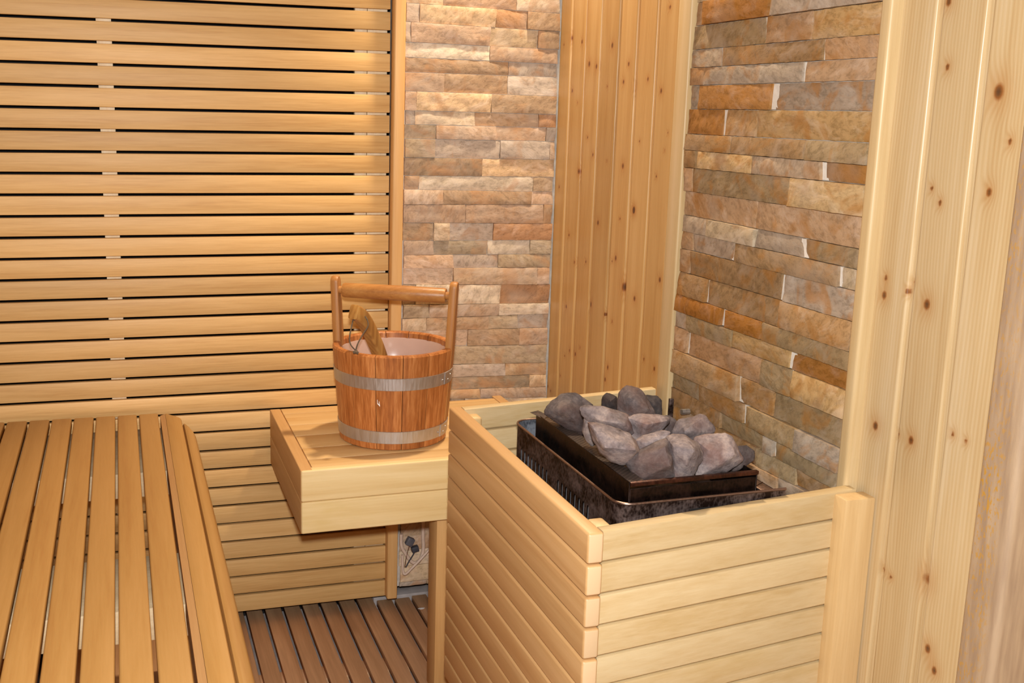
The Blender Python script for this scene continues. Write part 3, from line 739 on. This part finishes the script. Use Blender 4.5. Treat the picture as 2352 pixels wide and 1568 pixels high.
# ------------------------------------------------------------------- heater
ht = thing('sauna_heater', 'dark metal electric sauna heater filled with stones inside the wooden guard', 'heater', (-0.27, -1.06, 0.30))
X0, X1, Y0, Y1, ZT = -0.418, -0.132, -1.2785, -0.834, 0.780
RC = 0.026


def rounded(x0, x1, y0, y1, r, n=8):
    """plan outline of the casing, rounded on the two room-side corners; starts front right, goes left and to the back"""
    p = [(x1, y0)]
    for k in range(n + 1):
        a = math.pi / 2 * k / n; p.append((x0 + r - r * math.sin(a), y0 + r - r * math.cos(a)))
    for k in range(n + 1):
        a = math.pi / 2 * k / n; p.append((x0 + r - r * math.cos(a), y1 - r + r * math.sin(a)))
    p.append((x1, y1))
    return p


ring = rounded(X0, X1, Y0, Y1, RC)
inr = rounded(X0 + 0.0022, X1 - 0.0022, Y0 + 0.0022, Y1 - 0.0022, RC - 0.002)


def wall(mb, line, z0, z1, closed=True):
    n = len(line); vs = [(x, y, z0) for x, y in line] + [(x, y, z1) for x, y in line]
    fs = [[i, (i + 1) % n, n + (i + 1) % n, n + i] for i in range(n if closed else n - 1)]
    mb.add(vs, fs)


# slots along the left side
slots = [Y1 - 0.045 - 0.0172 * i for i in range(8)] + [Y1 - 0.045 - 0.0172 * 8 - 0.034 - 0.0172 * i for i in range(8)]
slots = [s for s in slots if s > Y0 + RC + 0.004]
SW, SZ1, SZ0 = 0.0062, ZT - 0.042, ZT - 0.115
mb = MB(); front = ring[:10]; back = ring[10:]
left_y = [Y0 + RC] + sorted([q for s in slots for q in (s - SW / 2, s + SW / 2)]) + [Y1 - RC]
wall(mb, front, 0.30, ZT, False); wall(mb, back, 0.30, ZT, False); wall(mb, [ring[-1], ring[0]], 0.30, ZT - 0.012, False)
for i in range(0, len(left_y) - 1):
    a, b = left_y[i], left_y[i + 1]
    if i % 2 == 0:
        wall(mb, [(X0, a), (X0, b)], 0.30, ZT, False)
    else:
        c = (a + b) / 2; r = (b - a) / 2
        arc = [(c + r * math.cos(math.pi * k / 8), SZ1 - r + r * 1.5 * math.sin(math.pi * k / 8)) for k in range(9)]
        vs = [(X0, y, z) for y, z in arc] + [(X0, y, ZT) for y, z in arc]
        mb.add(vs, [[k, k + 1, 10 + k, 9 + k] for k in range(8)])
        wall(mb, [(X0, a), (X0, b)], 0.30, SZ0, False)
cs_ = mb.build('casing', M['case'], ht)
mb = MB(); wall(mb, inr[:-1] + [inr[-1]], 0.32, ZT - 0.001, False)
# the inside skin is kept clear of the slots: it starts above them on the left
mb2 = MB()
n = len(inr); up = inr
for i in range(n - 1):
    (xa, ya), (xb, yb) = up[i], up[i + 1]
    z0 = SZ1 + 0.006 if abs(xa - xb) < 1e-6 and abs(ya - yb) > 0.1 and xa < X0 + 0.01 else 0.32
    mb2.add([(xa, ya, z0), (xb, yb, z0), (xb, yb, ZT - 0.001), (xa, ya, ZT - 0.001)], [[0, 1, 2, 3]])
mb2.build('inner_skin', M['case_in'], cs_)
mb = MB(); line = [(x, y, ZT) for x, y in ring]
mb.sweep([(x, y, ZT - 0.0008) for x, y in ring], lambda t: [(0.0022 * math.cos(a * math.pi / 4), 0.0022 * math.sin(a * math.pi / 4)) for a in range(8)])
mb.build('rim', M['rim'], cs_)
mb = MB(); mb.box((X1 - 0.022, Y0 + 0.004, ZT - 0.016), (X1, Y1, ZT - 0.0125), 0.001); mb.build('side_flange', M['rim'], cs_)
mb = MB(); mb.box((X0 + 0.004, Y0 + 0.004, 0.31), (X1 - 0.003, Y1 - 0.004, 0.33), 0.002); mb.build('base_plate', M['black'], ht)
for s in slots:
    mb = MB(); vs = []
    for k in range(7):
        a = math.pi * k / 6
        vs.append((X0 + 0.0012 + 0.0050 * math.sin(a), s - SW / 2 + 0.0012 + 0.0042 * (1 - math.cos(a)) / 2, SZ0))
    m = len(vs); vs += [(x, y, SZ1 - 0.006) for x, y, z in vs]; vs += [(X0 + 0.001, s + SW * 0.1, SZ1 - 0.001)]
    mb.add(vs, [[k, k + 1, m + k + 1, m + k] for k in range(m - 1)] + [[m + k, m + k + 1, 2 * m] for k in range(m - 1)])
    mb.build('vent_louvre', M['louvre'], cs_)
mb = MB(); mb.box((-0.299, Y0 - 0.0006, 0.725), (-0.185, Y0 + 0.0005, 0.7625), 0.0002, 1); mb.build('front_slot_shade', M['black'], cs_)  # flat black plate standing in for the shade inside a cutout
# stone tray
TX0, TX1, TY0, TY1, TZ = -0.3985, -0.178, -1.268, -0.896, 0.810
mb = MB()
t = 0.002
mb.box((TX0, TY0, 0.34), (TX0 + t, TY1, TZ), 0.0004, 1); mb.box((TX1 - t, TY0, 0.34), (TX1, TY1, TZ - 0.004), 0.0004, 1)
mb.box((TX0 + t, TY0, 0.34), (TX1 - t, TY0 + t, TZ - 0.011), 0.0004, 1); mb.box((TX0 + t, TY1 - t, 0.34), (TX1 - t, TY1, TZ), 0.0004, 1)
mb.box((TX0 + t, TY0 + t, 0.745), (TX1 - t, TY1 - t, 0.749), 0.0004, 1)
tr_ = mb.build('stone_tray', M['tray'], ht)
mb = MB(); mb.box((TX0 + 0.001, TY0 - 0.0035, TZ - 0.0065), (TX1, TY0 - 0.0005, TZ), 0.001, 2); mb.box((TX0 + 0.001, TY0 - 0.0005, TZ - 0.003), (TX1, TY0 + 0.004, TZ), 0.001, 2); mb.build('tray_edge', M['rust'], tr_)
mb = MB(); mb.add([(TX0 + 0.002, TY0 + 0.003, TZ - 0.001), (TX0 + 0.002, TY1 - 0.003, TZ - 0.001), (TX0 + 0.034, TY1 - 0.003, TZ - 0.006), (TX0 + 0.034, TY0 + 0.003, TZ - 0.006)], [[0, 1, 2, 3]])
mb.build('perforated_plate', M['perf'], tr_)
mb = MB(); mb.add([(TX0 - 0.012, TY1 + 0.002, TZ + 0.002), (TX0 + 0.004, TY1 + 0.001, TZ + 0.005), (TX0 + 0.016, TY1 - 0.02, TZ + 0.001), (TX0 + 0.002, TY1 - 0.03, TZ - 0.002)], [[0, 1, 2, 3]])
mb.build('torn_corner', M['tray'], tr_)
mb = MB(); mb.tube([(TX1 - 0.001, TY0 + 0.004, TZ - 0.006), (TX1 + 0.001, TY0 + 0.004, TZ - 0.026), (TX1 + 0.010, TY0 + 0.008, TZ - 0.0265), (TX1 + 0.020, TY0 + 0.014, TZ - 0.0265)], 0.0009, 6, 4); mb.build('wire_hook', M['rust'], tr_)
for y in (-0.93, -1.22):
    mb = MB(); mb.box((X1, y, 0.60), (-0.008, y + 0.03, 0.64), 0.001); mb.build('wall_bracket', M['case'], ht)
mb = MB(); mb.box((-0.026, -0.7200, 0.70), (-0.0165, -0.7130, 0.765), 0.001); mb.build('wall_plate', M['case'], ht)
mb = MB(); mb.cyl((-0.028, -0.772, 0.752), (-0.010, -0.772, 0.752), 0.006, n=6); mb.build('bolt', M['steel'], ht)

# ------------------------------------------------------------- heater stones
RL = {
 'r1': ('large dark brown rounded stone at the far left of the heater', 0.30),
 'r2': ('long pale grey-topped stone leaning on the big dark left stone', 0.62),
 'r3': ('small blackish stone left of the tall back stone', 0.12),
 'r4': ('tall pointed dark stone standing upright at the back of the heater', 0.42),
 'r5': ('blackish rounded stone just right of the tall back stone', 0.10),
 'r6': ('pale wedge-shaped stone lying in front of the tall back stone', 0.80),
 'r7': ('small pale grey stone in the middle hollow of the pile', 0.78),
 'r8': ('big slanting stone with a pink-grey top face at the front left of the pile', 0.66),
 'r9': ('thin upright brownish stone squeezed behind the front left stone', 0.40),
 'r10': ('large smooth dark grey stone at the front edge of the tray', 0.40),
 'r11': ('stone with a flat tan top and dark front at the front middle', 0.66),
 'r12': ('large pinkish grey slab at the front right of the pile', 0.78),
 'r13': ('small dark brown stone at the far right end of the tray', 0.20),
 'r14': ('stone half pale half dark at the back right near the wall', 0.56),
 'r15': ('dark stone wedged behind the pale wedge-shaped stone', 0.30),
}
FW = Vector((0.29921, 0.93440, -0.19333))
for n, sil, rid in ROCKS:
    random.seed(n)
    S = [Vector(p) for p in sil]; c = sum(S, Vector()) / len(S)
    size = max((p - c).length for p in S); th = min(0.034, size * 0.55)
    bm = bmesh.new()
    P = [c + (p - c) * 1.045 for p in S] + [Vector(p) for p in rid]
    for p in S: P.append(c + (p - c) * 0.86 - FW * th * 0.25)
    for p in S: P.append(c + (p - c) * 0.84 + FW * th)
    zmin = min(p.z for p in P)
    if zmin > 0.785 and n not in ('r8', 'r1', 'r9', 'r2'):
        for dx, dy in ((-0.012, 0.012), (0.012, 0.02)): P.append(Vector((c.x + dx, c.y + th * 0.6 + dy, 0.783)))
    for p in P:
        q = p.copy()
        q.x = min(max(q.x, TX0 + 0.012), TX1 - 0.004) if q.z < TZ + 0.004 else q.x
        q.y = max(q.y, TY0 + 0.006) if q.z < TZ + 0.003 else q.y
        q.z = max(q.z, 0.752); bm.verts.new(q)
    r = bmesh.ops.convex_hull(bm, input=list(bm.verts))
    bmesh.ops.delete(bm, geom=list({e for e in r['geom_interior'] + r['geom_unused'] if isinstance(e, bmesh.types.BMVert)}), context='VERTS')
    bmesh.ops.triangulate(bm, faces=list(bm.faces))
    for _ in range(3):
        es = [e for e in bm.edges if e.calc_length() > 0.0065]
        if es: bmesh.ops.subdivide_edges(bm, edges=es, cuts=1, use_grid_fill=True)
        bmesh.ops.triangulate(bm, faces=list(bm.faces))
    for _ in range(1): bmesh.ops.smooth_vert(bm, verts=list(bm.verts), factor=0.5, use_axis_x=True, use_axis_y=True, use_axis_z=True)
    bm.normal_update()
    for v in bm.verts:
        q = v.co * 26 + Vector((hash(n) % 1 + len(n) * 3.7 + c.x * 90, 0, 0))
        v.co += v.normal * (0.0028 * noise.noise(q) + 0.0013 * noise.noise(q * 3.3) + 0.0006 * noise.noise(q * 8))
    bm.verts.index_update()
    mb = MB(); mb.add([v.co - c for v in bm.verts], [[v.index for v in f.verts] for f in bm.faces], RL[n][1]); bm.free()
    o = mb.build('heater_stone', M['rock'], smooth=32); o.location = c
    tag(o, RL[n][0], 'stone', 'stones piled on the heater')

# ------------------------------------------------------------------- bucket
BC = Vector((-0.507, -0.272, 0.5875)); R0, R1, HB = 0.1255, 0.1425, 0.2225
bk = thing('sauna_bucket', 'round reddish wooden sauna bucket with two metal hoops and a bar handle', 'bucket', tuple(BC))


def rad(z): return R0 + (R1 - R0) * z / HB


mb = MB(); random.seed(2); NSV = 14; A0 = math.radians(29 + 180)
for s in range(NSV):
    a0 = 2 * math.pi * s / NSV + 0.13; a1 = 2 * math.pi * (s + 1) / NSV + 0.13
    g = 0.0055
    prof = [(0.004, 0.0, 0.0), (0.0, 0.003, 0), (0.0, HB - 0.004, 0), (0.003, HB, 0), (0.0135, HB, 0), (0.016, HB - 0.003, 0), (0.016, 0.004, 0)]
    vs = []; na = 9
    for i in range(na):
        a = a0 + g + (a1 - a0 - 2 * g) * i / (na - 1)
        ed = 0.0012 if i in (0, na - 1) else 0
        for (d, z, _) in prof:
            r = rad(z) - d - ed
            vs.append(BC + Vector((r * math.cos(a), r * math.sin(a), z)))
    m = len(prof); fs = []
    for i in range(na - 1):
        for k in range(m):
            fs.append([i * m + k, i * m + (k + 1) % m, (i + 1) * m + (k + 1) % m, (i + 1) * m + k])
    fs += [list(range(m))[::-1], list(range((na - 1) * m, na * m))]
    mb.add(vs, fs)
mb.build('staves', M['stave'], bk, smooth=30)
mb = MB(); N = 64; prof = [(0.001, 0.012), (R0 - 0.022, 0.012), (R0 - 0.0185, 0.018)] + [(rad(z) - 0.0182, z) for z in (0.06, 0.12, HB - 0.016)] + [(rad(HB) - 0.0142, HB - 0.012)]
vs = [BC + Vector((r * math.cos(2 * math.pi * i / N), r * math.sin(2 * math.pi * i / N), z)) for i in range(N) for r, z in prof]
m = len(prof)
mb.add(vs, [[i * m + k, ((i + 1) % N) * m + k, ((i + 1) % N) * m + k + 1, i * m + k + 1] for i in range(N) for k in range(m - 1)])
mb.build('liner', M['liner'], bk, smooth=60)
for z0, z1 in ((0.1425, 0.1715), (0.0165, 0.0455)):
    mb = MB(); N = 72; vs = []
    for i in range(N):
        a = 2 * math.pi * i / N
        for (d, z) in ((0.0003, z0), (0.0017, z0 + 0.0008), (0.0017, z1 - 0.0008), (0.0003, z1)):
            vs.append(BC + Vector(((rad(z) + d) * math.cos(a), (rad(z) + d) * math.sin(a), z)))
    mb.add(vs, [[i * 4 + k, ((i + 1) % N) * 4 + k, ((i + 1) % N) * 4 + k + 1, i * 4 + k + 1] for i in range(N) for k in range(3)])
    hp = mb.build('hoop', M['hoop'], bk, smooth=50)
    ao = math.radians(-47)
    mb = MB(); vs = []
    for i in range(8):
        a = ao + 0.28 * i / 7
        for (d, z) in ((0.0015, z0), (0.0030, z0 + 0.0006), (0.0030, z1 - 0.0006), (0.0015, z1)):
            vs.append(BC + Vector(((rad(z) + d) * math.cos(a), (rad(z) + d) * math.sin(a), z)))
    mb.add(vs, [[i * 4 + k, (i + 1) * 4 + k, (i + 1) * 4 + k + 1, i * 4 + k + 1] for i in range(7) for k in range(3)] + [[0, 1, 2, 3]])
    ov = mb.build('hoop_overlap', M['hoop'], hp)
    for da, dz in ((-0.07, 0.45), (0.1, 0.36), (0.19, 0.68)):
        a = ao + da; z = z0 + (z1 - z0) * dz; p = BC + Vector((rad(z) * math.cos(a), rad(z) * math.sin(a), z)); d = Vector((math.cos(a), math.sin(a), 0))
        mb = MB(); mb.cyl(p + d * 0.0012, p + d * 0.0042, 0.0024, 0.0014, 10); q = mb.build('rivet', M['steel'], hp)
AL = math.radians(29); bd = Vector((math.cos(AL), -math.sin(AL), 0)); bt = Vector((math.sin(AL), math.cos(AL), 0))
for s in (-1, 1):
    mb = MB(); nz = 15; prof = []
    # outline of the upright in (along tangent, z): rounded top
    H0, H1, hw = 0.05, 0.375, 0.0148
    out = [(-hw * 1.35, H0), (hw * 1.35, H0), (hw * 1.15, HB)] + [(hw * math.cos(math.pi * k / 10), H1 - hw + hw * math.sin(math.pi * k / 10)) for k in range(11)] + [(-hw * 1.15, HB)]
    def pos(tg, z, inner):
        rr = rad(min(z, HB)) + max(0, z - HB) * 0.05 - (0.0165 if inner else -0.0006) 
        ch = 0.0
        return BC + bd * s * rr + bt * tg + Vector((0, 0, z))
    n_ = len(out)
    lay = []
    for (fr, sc_) in ((0.0, 0.86), (0.2, 1.0), (0.8, 1.0), (1.0, 0.86)):
        for (tg, z) in out:
            a_ = pos(tg * sc_, z if z < H1 - hw else (H1 - hw) + (z - H1 + hw) * sc_, False); b_ = pos(tg * sc_, z if z < H1 - hw else (H1 - hw) + (z - H1 + hw) * sc_, True)
            lay.append(a_ * (1 - fr) + b_ * fr)
    fs = [[L * n_ + k, L * n_ + (k + 1) % n_, (L + 1) * n_ + (k + 1) % n_, (L + 1) * n_ + k] for L in range(3) for k in range(n_)] + [list(range(n_))[::-1], list(range(3 * n_, 4 * n_))]
    mb.add(lay, fs)
    mb.build('handle_upright', M['bear'], bk, smooth=35)
zb_ = 0.3415
pA = BC - bd * (R1 - 0.010) + Vector((0, 0, zb_)); pB = BC + bd * (R1 - 0.010) + Vector((0, 0, zb_))
mb = MB(); ln = (pB - pA)
sec = []
tv = [(0, 0.009), (0.035, 0.009), (0.036, 0.0155), (0.05, 0.0172), (0.5, 0.0178), (0.95, 0.0172), (0.964, 0.0155), (0.965, 0.009), (1, 0.009)]
vs = []; N = 24
for t_, r in tv:
    for i in range(N):
        a = 2 * math.pi * i / N; vs.append(pA + ln * t_ + bt * r * math.cos(a) + Vector((0, 0, r * math.sin(a))))
mb.add(vs, [[j * N + i, j * N + (i + 1) % N, (j + 1) * N + (i + 1) % N, (j + 1) * N + i] for j in range(len(tv) - 1) for i in range(N)] + [list(range(N))[::-1], list(range((len(tv) - 1) * N, len(tv) * N))])
mb.build('handle_bar', M['bhandle'], bk, smooth=45)
# small white scuff on the front
ac = math.radians(-118); zc = 0.113
mb = MB()
def onb(da, dz): 
    a = ac + da; z = zc + dz; r = rad(z) + 0.0003
    return BC + Vector((r * math.cos(a), r * math.sin(a), z))
for q in ([(-0.030, 0.0075), (-0.020, 0.0090), (-0.018, 0.0), (-0.028, -0.002)], [(-0.028, 0.001), (0.012, -0.0030), (0.012, -0.0065), (-0.028, -0.0015)], [(0.0, 0.004), (0.008, 0.005), (0.020, -0.007), (0.010, -0.0075)]):
    mb.add([onb(a, b) for a, b in q], [[0, 1, 2, 3]])
tag(mb.build('scuff_mark', M['white'], bk), 'small white scuff mark')

# -------------------------------------------------------------------- ladle
ld = thing('sauna_ladle', 'wooden ladle with a cord loop standing in the bucket', 'ladle', (-0.49, -0.25, 0.60))
path = [(-0.6205, -0.352, 0.9035), (-0.611, -0.345, 0.8985), (-0.597, -0.335, 0.886), (-0.581, -0.322, 0.862), (-0.565, -0.307, 0.832), (-0.549, -0.292, 0.799), (-0.532, -0.275, 0.755), (-0.515, -0.26, 0.700), (-0.503, -0.25, 0.655)]


def sec(t_):
    w = 0.0125 + 0.001 * math.sin(t_ * 3); h = 0.0165 - 0.004 * t_
    if t_ < 0.02: w *= 0.80; h *= 0.85
    p = []
    for sx, sy, a0 in ((1, 1, 0), (-1, 1, 90), (-1, -1, 180), (1, -1, 270)):
        for k in range(4):
            a = math.radians(a0 + 30 * k); r = 0.0052
            p.append((sx * (w - r) + r * math.cos(a), sy * (h - r) + r * math.sin(a)))
    return p


mb = MB(); mb.sweep(spline(path, 6), sec, up=(0.3, 0.25, 1)); mb.build('handle', M['ladle'], ld, smooth=35)
mb = MB(); N = 24; bc = Vector((-0.497, -0.245, 0.604))
prof = [(0.001, 0), (0.028, 0.002), (0.040, 0.014), (0.044, 0.045), (0.041, 0.045), (0.037, 0.016), (0.025, 0.006), (0.001, 0.005)]
vs = [bc + Vector((r * math.cos(2 * math.pi * i / N), r * math.sin(2 * math.pi * i / N), z)) for i in range(N) for r, z in prof]; m = len(prof)
mb.add(vs, [[i * m + k, ((i + 1) % N) * m + k, ((i + 1) % N) * m + k + 1, i * m + k + 1] for i in range(N) for k in range(m - 1)]); mb.build('bowl', M['ladle'], ld, smooth=50)
mb = MB(); kt = (-0.6215, -0.383, 0.8225)
mb.tube([(-0.6225, -0.356, 0.8835), (-0.6275, -0.366, 0.872), (-0.634, -0.376, 0.850), (-0.632, -0.382, 0.835), kt], 0.0016, 8, 6)
mb.tube([(-0.5925, -0.348, 0.891), (-0.589, -0.356, 0.883), (-0.5905, -0.366, 0.872), (-0.604, -0.374, 0.855), (-0.616, -0.381, 0.838), kt], 0.0016, 8, 6)
mb.tube([(-0.6225, -0.354, 0.8845), (-0.608, -0.345, 0.886), (-0.5925, -0.3475, 0.8915)], 0.0015, 8, 4)
cd = mb.build('cord_loop', M['cord'], ld)
mb = MB(); mb.tube([(-0.6265, -0.384, 0.8185), (-0.622, -0.3865, 0.8200), (-0.617, -0.386, 0.8170)], 0.0036, 8, 4); mb.tube([(-0.6215, -0.383, 0.8225), (-0.6205, -0.386, 0.8165)], 0.004, 8, 4); mb.build('cord_knot', M['cord'], cd)

# -------------------------------------------------- cable under the shelf
def cable(label, pts, r=0.0050):
    mb = MB(); c = Vector(pts[0]); mb.tube([Vector(p) - c for p in pts], r, 10, 6); o = mb.build('power_cable', M['cable'], smooth=70); o.location = c
    return tag(o, label, 'cable', 'cables hanging under the corner bench')


cable('thick beige cable bent in a hook against the stone under the corner bench', [(-0.352, -0.012, 0.40), (-0.3535, -0.014, 0.22), (-0.352, -0.014, 0.185), (-0.354, -0.015, 0.160), (-0.3635, -0.015, 0.1385), (-0.3765, -0.015, 0.1335), (-0.388, -0.014, 0.141), (-0.402, -0.013, 0.163), (-0.413, -0.012, 0.185), (-0.4145, -0.012, 0.22)])
cable('beige cable running down to a tip in the lower corner behind the shelf leg', [(-0.322, -0.016, 0.185), (-0.34, -0.022, 0.168), (-0.362, -0.026, 0.148), (-0.385, -0.026, 0.126), (-0.4045, -0.024, 0.108), (-0.4105, -0.020, 0.118), (-0.4115, -0.014, 0.160)], 0.0036)
pc = thing('cable_connector', 'pair of grey plug connectors with thin wires in front of the stone', 'connector', (-0.385, -0.014, 0.17))
mb = MB(); mb.box((-0.401, -0.024, 0.1865), (-0.381, -0.008, 0.2085), 0.002, 2, rot=Matrix.Rotation(math.radians(28), 3, 'Y')); mb.build('plug', M['plug'], pc)
mb = MB(); mb.box((-0.387, -0.026, 0.1680), (-0.367, -0.010, 0.1835), 0.002, 2, rot=Matrix.Rotation(math.radians(-12), 3, 'Y')); mb.build('plug', M['plug_dark'], pc)
mb = MB(); mb.tube([(-0.392, -0.016, 0.186), (-0.398, -0.017, 0.165), (-0.403, -0.018, 0.140), (-0.4045, -0.018, 0.125)], 0.0012, 6, 4); mb.build('wire', M['cable_brown'], pc)
mb = MB(); mb.tube([(-0.3765, -0.018, 0.168), (-0.386, -0.019, 0.153), (-0.396, -0.020, 0.138), (-0.402, -0.020, 0.126)], 0.0018, 6, 4); mb.build('wire', M['cable_dark'], pc)
# white blob on the floor by the wall
mb = MB(); N = 14; vs = [(0, 0, 0.0022)] + [((0.0095 if abs(math.sin(a)) < .5 else 0.0085) * math.cos(a) * (1 + 0.2 * math.sin(3 * a)), 0.0055 * math.sin(a), 0.0004) for a in [2 * math.pi * i / N for i in range(N)]]
mb.add(vs, [[0, 1 + i, 1 + (i + 1) % N] for i in range(N)]); o = mb.build('white_spot', M['white']); o.location = (-0.357, -0.022, 0.0)
tag(o, 'small white spot on the floor slats below the cables', 'paint spot')

# ------------------------------------------------------------ light, camera
def area(name, loc, rot, size, power, col, shape='DISK'):
    l = bpy.data.lights.new(name, 'AREA'); l.shape = shape; l.size = size; l.energy = power; l.color = col
    o = bpy.data.objects.new(name, l); COL.objects.link(o); o.location = loc; o.rotation_euler = rot
    return o


CAM = Vector((-1.1046, -2.6089, 1.348)); CR = Euler((1.3762, -0.0208, -0.3058), 'XYZ')
up = CR.to_matrix() @ Vector((0, 1, 0))
pl = bpy.data.lights.new('camera_flash', 'SPOT'); pl.energy = 158; pl.color = (1.0, 0.99, 0.965); pl.shadow_soft_size = 0.03
pl.spot_size = math.radians(120); pl.spot_blend = 0.4
po = bpy.data.objects.new('camera_flash', pl); COL.objects.link(po); po.location = CAM + up * 0.10
po.rotation_euler = (CR.x - 0.10, CR.y, CR.z)
pl = bpy.data.lights.new('ceiling_lamp', 'SPOT'); pl.energy = 115; pl.color = (1.0, 0.80, 0.56); pl.shadow_soft_size = 0.05
pl.spot_size = math.radians(72); pl.spot_blend = 0.55
po = bpy.data.objects.new('ceiling_lamp', pl); COL.objects.link(po); po.location = (-0.13, -0.20, 2.42)
po.rotation_euler = Vector((-0.22, -0.42, -1.72)).to_track_quat('-Z', 'Y').to_euler()
pl = bpy.data.lights.new('fill_light', 'POINT'); pl.energy = 3; pl.color = (1.0, 0.92, 0.82); pl.shadow_soft_size = 0.15  # added fill for soft ambient light, no real lamp here
po = bpy.data.objects.new('fill_light', pl); COL.objects.link(po); po.location = (-0.7, -2.2, 2.3)
w = bpy.data.worlds.new('room_air'); SC.world = w; w.use_nodes = True
w.node_tree.nodes['Background'].inputs[0].default_value = (1.0, 0.85, 0.7, 1); w.node_tree.nodes['Background'].inputs[1].default_value = 0.02

cam = bpy.data.cameras.new('camera'); co = bpy.data.objects.new('camera', cam); COL.objects.link(co)
co.location = CAM; co.rotation_euler = CR
cam.sensor_fit = 'HORIZONTAL'; cam.sensor_width = 36.0; cam.lens = 2421.88 / 2352 * 36.0
cam.shift_x = 129.59 / 2352; cam.shift_y = -54.98 / 2352
cam.clip_start = 0.02
SC.camera = co
SC.view_settings.view_transform = 'Standard'
SC.view_settings.look = 'None'
SC.view_settings.exposure = 0.0
SC.cycles.max_bounces = 8 if hasattr(SC, 'cycles') else 8
for o in list(bpy.data.objects):
    if 'local' in o: del o['local']
